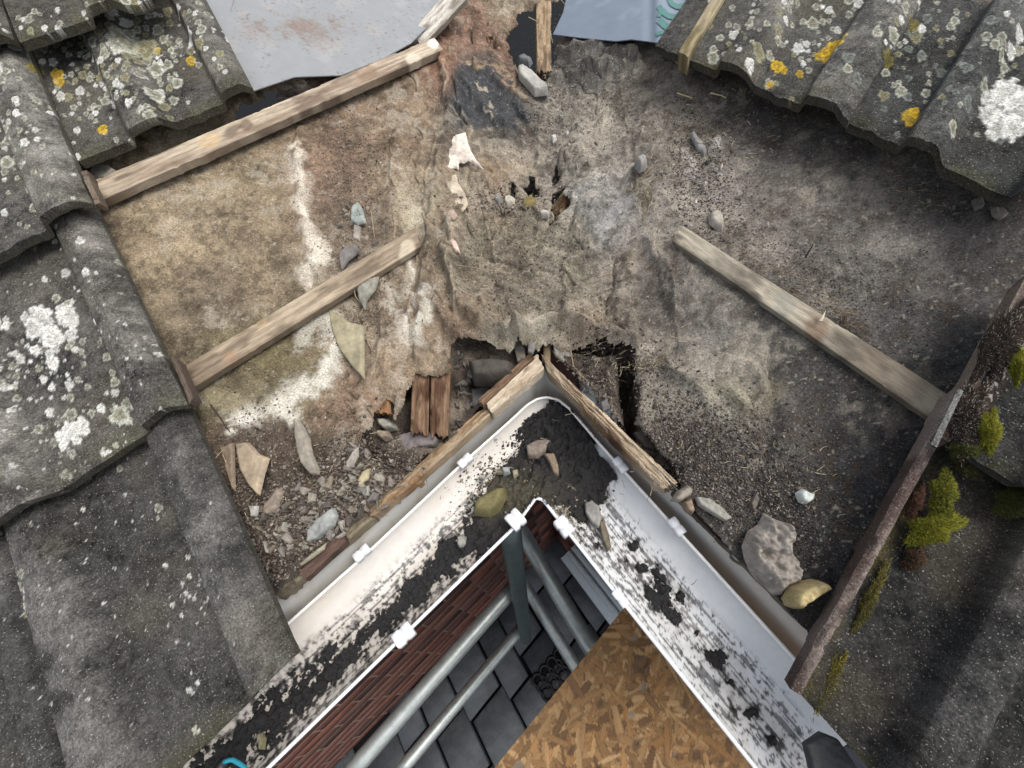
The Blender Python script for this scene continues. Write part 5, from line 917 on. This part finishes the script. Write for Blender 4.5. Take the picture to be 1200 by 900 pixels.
def lay(o3, axx, ayy, par, k, sx=1.0):
    global cnt
    p = protos[k]; o = p.copy(); C.objects.link(o); cx = o3+axx*.145*sx+ayy*.006+UP*.045
    fr = [axx, ayy, UP]; Mx = Matrix([[axx[0], ayy[0], 0, cx[0]], [axx[1], ayy[1], 0, cx[1]], [0, 0, 1, cx[2]+CZ], [0, 0, 0, 1]]); o.matrix_world = Mx @ Matrix.Diagonal((sx, 1, 1, 1)); parent(o, par); cnt += 1; return o
for row in range(23):
    z0 = -HG+row*.102; off = .15 if row % 2 else 0
    for kx in range(10):
        x1 = kx*.302-off; x0_ = max(x1, 0.0); ln = x1+.290-x0_
        if ln < .05 or x0_ > 2.0 or (row > 17 and x0_ > 1.2): continue
        if cnt > 270 or row > 21: break
        lay(corner-dL*(x0_+ln)+[0, 0, z0+.005]+nl*(g.uniform(-.0004, .0004)), dL, -nl, bw, int(g.integers(6)), ln/.290)
bw2 = thing('brick_wall', 'short return of red brick between the wall corner and the white frame', 'wall', corner+dR*.1+[0, 0, -HG])
pd = vec2(P(675, 651, 1.0)); LW = np.linalg.solve(np.array([[pd[0], -dR[0]], [pd[1], -dR[1]]]), corner[:2])[1]
parent(box_mesh('mortar_bed', corner-nr*.0102+[0, 0, -HG], dR, nr, UP, 3.0, .1, .44, M_mortar), bw2); parent(box_mesh('mortar_bed', corner-nr*.0102+[0, 0, -HG+.44], dR, nr, UP, LW-.02, .1, HG-.74-.44, M_mortar), bw2)
cnt = 0
for row in range(23):
    z0 = -HG+row*.102; off = .15 if row % 2 else 0; full = row < 4
    for kx in range(6 if full else 2):
        x1 = kx*.302-off; x0_ = max(x1, .012); ln = x1+.290-x0_
        if not full: ln = min(ln, LW-.02-x0_)
        if ln < .05: continue
        lay(corner+dR*x0_+[0, 0, z0+.005]+nr*(g.uniform(-.0004, .0004)), dR, -nr, bw2, int(g.integers(6)), ln/.290)
for p in protos: bpy.data.objects.remove(p)
soff = thing('soffit', 'underside boards hidden above the brick wall', 'soffit', corner+[0, 0, -.73])
bpy.data.objects.remove(soff)
# window
win = thing('window', 'white framed window and sill under the right arm of the gutter', 'window', P(690, 690, 1.62))
HSL = 2.74
def onwall(p):
    d = vec2(P(p[0], p[1], 1.0)); t = np.linalg.solve(np.array([[d[0], -dR[0]], [d[1], -dR[1]]]), corner[:2]); return corner+dR*t[1]
sd_ = onwall((675, 651))+[0, 0, -HSL]; sc_ = sd_+dR*1.5; sa = P(657, 654, HSL); sb = sa+(P(712, 728, HSL)-sa)*(1.5/np.linalg.norm(P(712, 728, HSL)-sa))
def prism(name, pts, th, mt, colr=None, frame=None, bevel=.003):
    pts = np.array(pts, float); n = len(pts); c = pts.mean(0); ins = c+(pts-c)*(1-bevel/np.linalg.norm(pts-c, axis=1))[:, None]
    V = np.concatenate([ins, pts-[0, 0, bevel], pts-[0, 0, th]]); Q = [(k, k+n, (k+1) % n+n, (k+1) % n) for k in range(n)]+[(k+n, k+2*n, (k+1) % n+2*n, (k+1) % n+n) for k in range(n)]
    T = [(0, k, k+1) for k in range(1, n-1)]+[(2*n, 2*n+k+1, 2*n+k) for k in range(1, n-1)]
    return mesh_np(name, V, np.array(Q), None if colr is None else np.tile(lin(colr), (len(V), 1)), mt, smooth=False, tri=np.array(T), frame=frame or frame_of(pts[0], pts[1], UP))
parent(prism('sill', [sa, sb, sc_, sd_], .03, M_frame), win)
wd = vec2(sc_-sd_); wlen = np.linalg.norm(wd); wd /= wlen; wn = np.array([-wd[1], wd[0], 0]); wn = wn if wn@vec2(sd_-sa) > 0 else -wn
o0 = sd_-wn*.008
for nm, x_, z_, lx, lz, dp in (('frame_bottom', 0, .002, wlen, .05, .05), ('frame_side', 0, .054, .06, 1.9, .07), ('casement', .062, .054, wlen-.07, .07, .05), ('casement_post', .062, .126, .06, 1.8, .05), ('mullion', .62, .126, .07, 1.8, .054), ('frame_top', 0, 1.956, wlen, .05, .07)):
    parent(box_mesh(nm, o0+wd*x_+UP*z_, wd, wn, UP, lx, dp, lz, M_frame, None, .004), win)
for q_, (dd_, hh_) in enumerate(((.075, .02), (.035, .05))): parent(box_mesh('sill_step', o0-wn*dd_+UP*.003, wd, wn, UP, wlen, .03, hh_, M_frame, None, .003), win)
mg = mat('dark_glass', .08, 10, .05, 0, spec=.6, col=(24, 30, 34)); parent(box_mesh('pane', o0+wd*.094+UP*.126+wn*.014, wd, wn, UP, wlen-.12, .006, 1.8, mg), win)
def stube(p, H1, q_, H2, r, label, mt=M_galv, n=24):
    a, b = P(*p, H1), P(*q_, H2); tag(tube(np.array([a+(b-a)*t for t in np.linspace(0, 1, 12)]), r, None, mt, n, 'scaffold_tube'), label, 'scaffold tube')
stube((405, 912), 1.5, (604, 686), 1.5, .0242, 'upper of the two galvanised tubes running beside the brick wall')
stube((462, 912), 2.05, (612, 734), 2.15, .0242, 'lower galvanised tube running over the dark paving')
stube((604, 612), 1.42, (698, 768), 1.5, .0262, 'thick galvanised tube running from the corner to the strand board')
stube((604, 668), 1.95, (686, 800), 2.05, .0242, 'thinner looking tube just left of the thick one, going under the board')
stube((596, 612), .86, (616, 747), 2.05, .0242, 'dark upright scaffold post dropping from the gutter corner', M_post)
bc = [P(735, 708, 1.1), P(560, 924, 1.1), P(900, 1190, 1.1), P(1010, 960, 1.1)]
ax = (bc[1]-bc[0]); axl = np.linalg.norm(ax); ax /= axl; ay = bc[3]-bc[0]; ay -= ax*(ay@ax); ay /= np.linalg.norm(ay); az = np.cross(ax, ay); 
g = np.random.default_rng(77); sp_ = .0021; nx_, ny_ = int(axl/sp_)+1, int(.75/sp_)+1
GX, GY = np.meshgrid(np.arange(nx_)*sp_, np.arange(ny_)*sp_, indexing='ij'); cb_ = np.ones((nx_, ny_, 3))*lin((120, 92, 60)); hb_ = np.zeros((nx_, ny_)); grain = fbm(GX*30, GY*30, 0, 4, 951)
SC = lin(np.array([(150, 116, 76), (136, 104, 66), (164, 130, 88), (122, 92, 60), (144, 106, 64), (108, 80, 52), (172, 140, 98), (156, 118, 74)]))
for i in range(5600):
    cx, cy = g.uniform(0, axl), g.uniform(0, .75); an = g.normal(.2, .9) if g.random() < .75 else g.uniform(0, 3.14); L_, W_ = g.uniform(.010, .040), g.uniform(.002, .008); rr = L_+.004
    i0, i1, j0, j1 = max(0, int((cx-rr)/sp_)), min(nx_, int((cx+rr)/sp_)+2), max(0, int((cy-rr)/sp_)), min(ny_, int((cy+rr)/sp_)+2)
    dx, dy = GX[i0:i1, j0:j1]-cx, GY[i0:i1, j0:j1]-cy; a_ = dx*math.cos(an)+dy*math.sin(an); b_ = -dx*math.sin(an)+dy*math.cos(an)
    wv = W_*(1-.5*np.abs(a_/L_)**2)+(grain[i0:i1, j0:j1]-.5)*.008; m = (np.abs(a_) < L_*(.9+.1*math.sin(i))) & (np.abs(b_) < wv)
    fib = vn(a_*25+i, b_*700+i, 0, 953); shade = (.78+.34*fib)*g.uniform(.82, 1.12); edge_ = 1-.35*sm(.7, 1., np.abs(b_)/np.maximum(wv, 1e-4))
    cb_[i0:i1, j0:j1][m] = (SC[g.integers(8)]*(shade*edge_)[..., None])[m]; hb_[i0:i1, j0:j1][m] = hb_[i0:i1, j0:j1][m]*.5+g.uniform(0, .0007)
for i in range(120):                         # dark resin marks and scuffs
    cx, cy, r_ = g.uniform(0, axl), g.uniform(0, .75), g.uniform(.004, .016); q = np.hypot(GX-cx, (GY-cy)*g.uniform(1, 2.5))/r_+(grain-.5)*3; m = sm(1, .4, q)[..., None]*.7; cb_ = cb_*(1-m)+lin((66, 50, 38) if i % 3 else (120, 112, 100))*m
st2 = sm(.5, .7, fbm(GX*5, GY*5, 0, 3, 957))[..., None]*.35; cb_ = (cb_*(1-st2)+lin((104, 82, 56))*st2)*.86
G = bc[0]+ax*GX[..., None]+ay*GY[..., None]+UP*hb_[..., None]; V, Q = shell(G, -UP*.018); bd = mesh_np('strand_board', V, Q, np.concatenate([cb_.reshape(-1, 3)]*2), M_osb, origin=bc[0], frame=[ax, ay, UP]); tag(bd, 'brown strand board lying on the scaffold under the right arm of the gutter', 'board')
# paving
dv = box_mesh('driveway', np.array([-14., -14, -HG-.06]), np.array([1., 0, 0]), np.array([0, 1., 0]), UP, 28, 28, .02, M_drive); tag(dv, None, None, kind='structure')
g = np.random.default_rng(9); pc = P(570, 800, HG); ux, uy = dR, dL; k = 0; vpos = -1.5
while vpos < 1.1:
    wd_ = [.26, .18, .22][k % 3]; up_ = -1.5+g.uniform(0, .3); k += 1
    while up_ < 1.3:
        ln = g.uniform(.22, .40); o3 = pc+ux*up_+uy*vpos+[0, 0, -.04]+UP*g.uniform(-.002, .002)
        cpt = o3+ux*ln/2+uy*wd_/2
        if (cpt-corner)@nl < .04 and (cpt-corner)@nr < .04:
            uu_, vv2 = proj(cpt)
            if 300 < uu_ < 830 and 540 < vv2 < 1010:
                cl = [(62, 66, 68), (56, 60, 63), (70, 74, 76), (52, 56, 60)][int(g.integers(4))]; s_ = box_mesh('paving_slab', o3, ux, uy, UP, ln-.014, wd_-.014, .045, M_pave, cl, .006, .002); s_['kind'] = 'structure'
        up_ += ln
    vpos += wd_
dc = thing('drain_mat', 'black perforated mat lying on the paving beside the strand board', 'mat', P(650, 790, HG-.02)); cpx = [(623, 797), (655, 758), (680, 782), (640, 824)]; cc4 = [P(*p, HG-.015) for p in cpx]
parent(prism('mat_base', cc4, .015, M_plas), dc)
for i in range(3):
    for j in range(4):
        a, b = (i+.5)/3, (j+.5)/4; c = cc4[0]*(1-a)*(1-b)+cc4[3]*a*(1-b)+cc4[2]*a*b+cc4[1]*(1-a)*b; th = np.linspace(0, 2*np.pi, 17); ring = np.stack([c[0]+.032*np.cos(th), c[1]+.032*np.sin(th), np.full(17, c[2]+.006)], -1)
        m_ = 17; V = []; Q = []
        for q_ in range(16):
            for r_ in range(6): an = 2*np.pi*r_/6; e = np.array([math.cos(th[q_]), math.sin(th[q_]), 0]); V.append(np.array([c[0], c[1], c[2]+.003])+e*(.030+.009*math.cos(an))+UP*.008*math.sin(an))
        Q = [(q_*6+r_, q_*6+(r_+1) % 6, ((q_+1) % 16)*6+(r_+1) % 6, ((q_+1) % 16)*6+r_) for q_ in range(16) for r_ in range(6)]
        parent(mesh_np('mat_ring', np.array(V), np.array(Q), None, M_plas), dc)
# tool at the bottom edge
tl_ = thing('hand_tool', 'black and teal tool handle lying in the left gutter at the bottom edge', 'tool', P(265, 900, .60))
h1 = np.array([P(a, b, .585) for a, b in [(246, 925), (255, 906), (262, 894), (268, 890)]]); parent(tube(resample(h1, 14), .010, None, M_plas, 14, 'handle', lambda f: 1-.35*f), tl_)
h2 = np.array([P(a, b, .575) for a, b in [(262, 893), (272, 890), (284, 897), (296, 910), (302, 925)]]); parent(tube(resample(h2, 16), .0022, None, M_teal, 10, 'grip'), tl_)
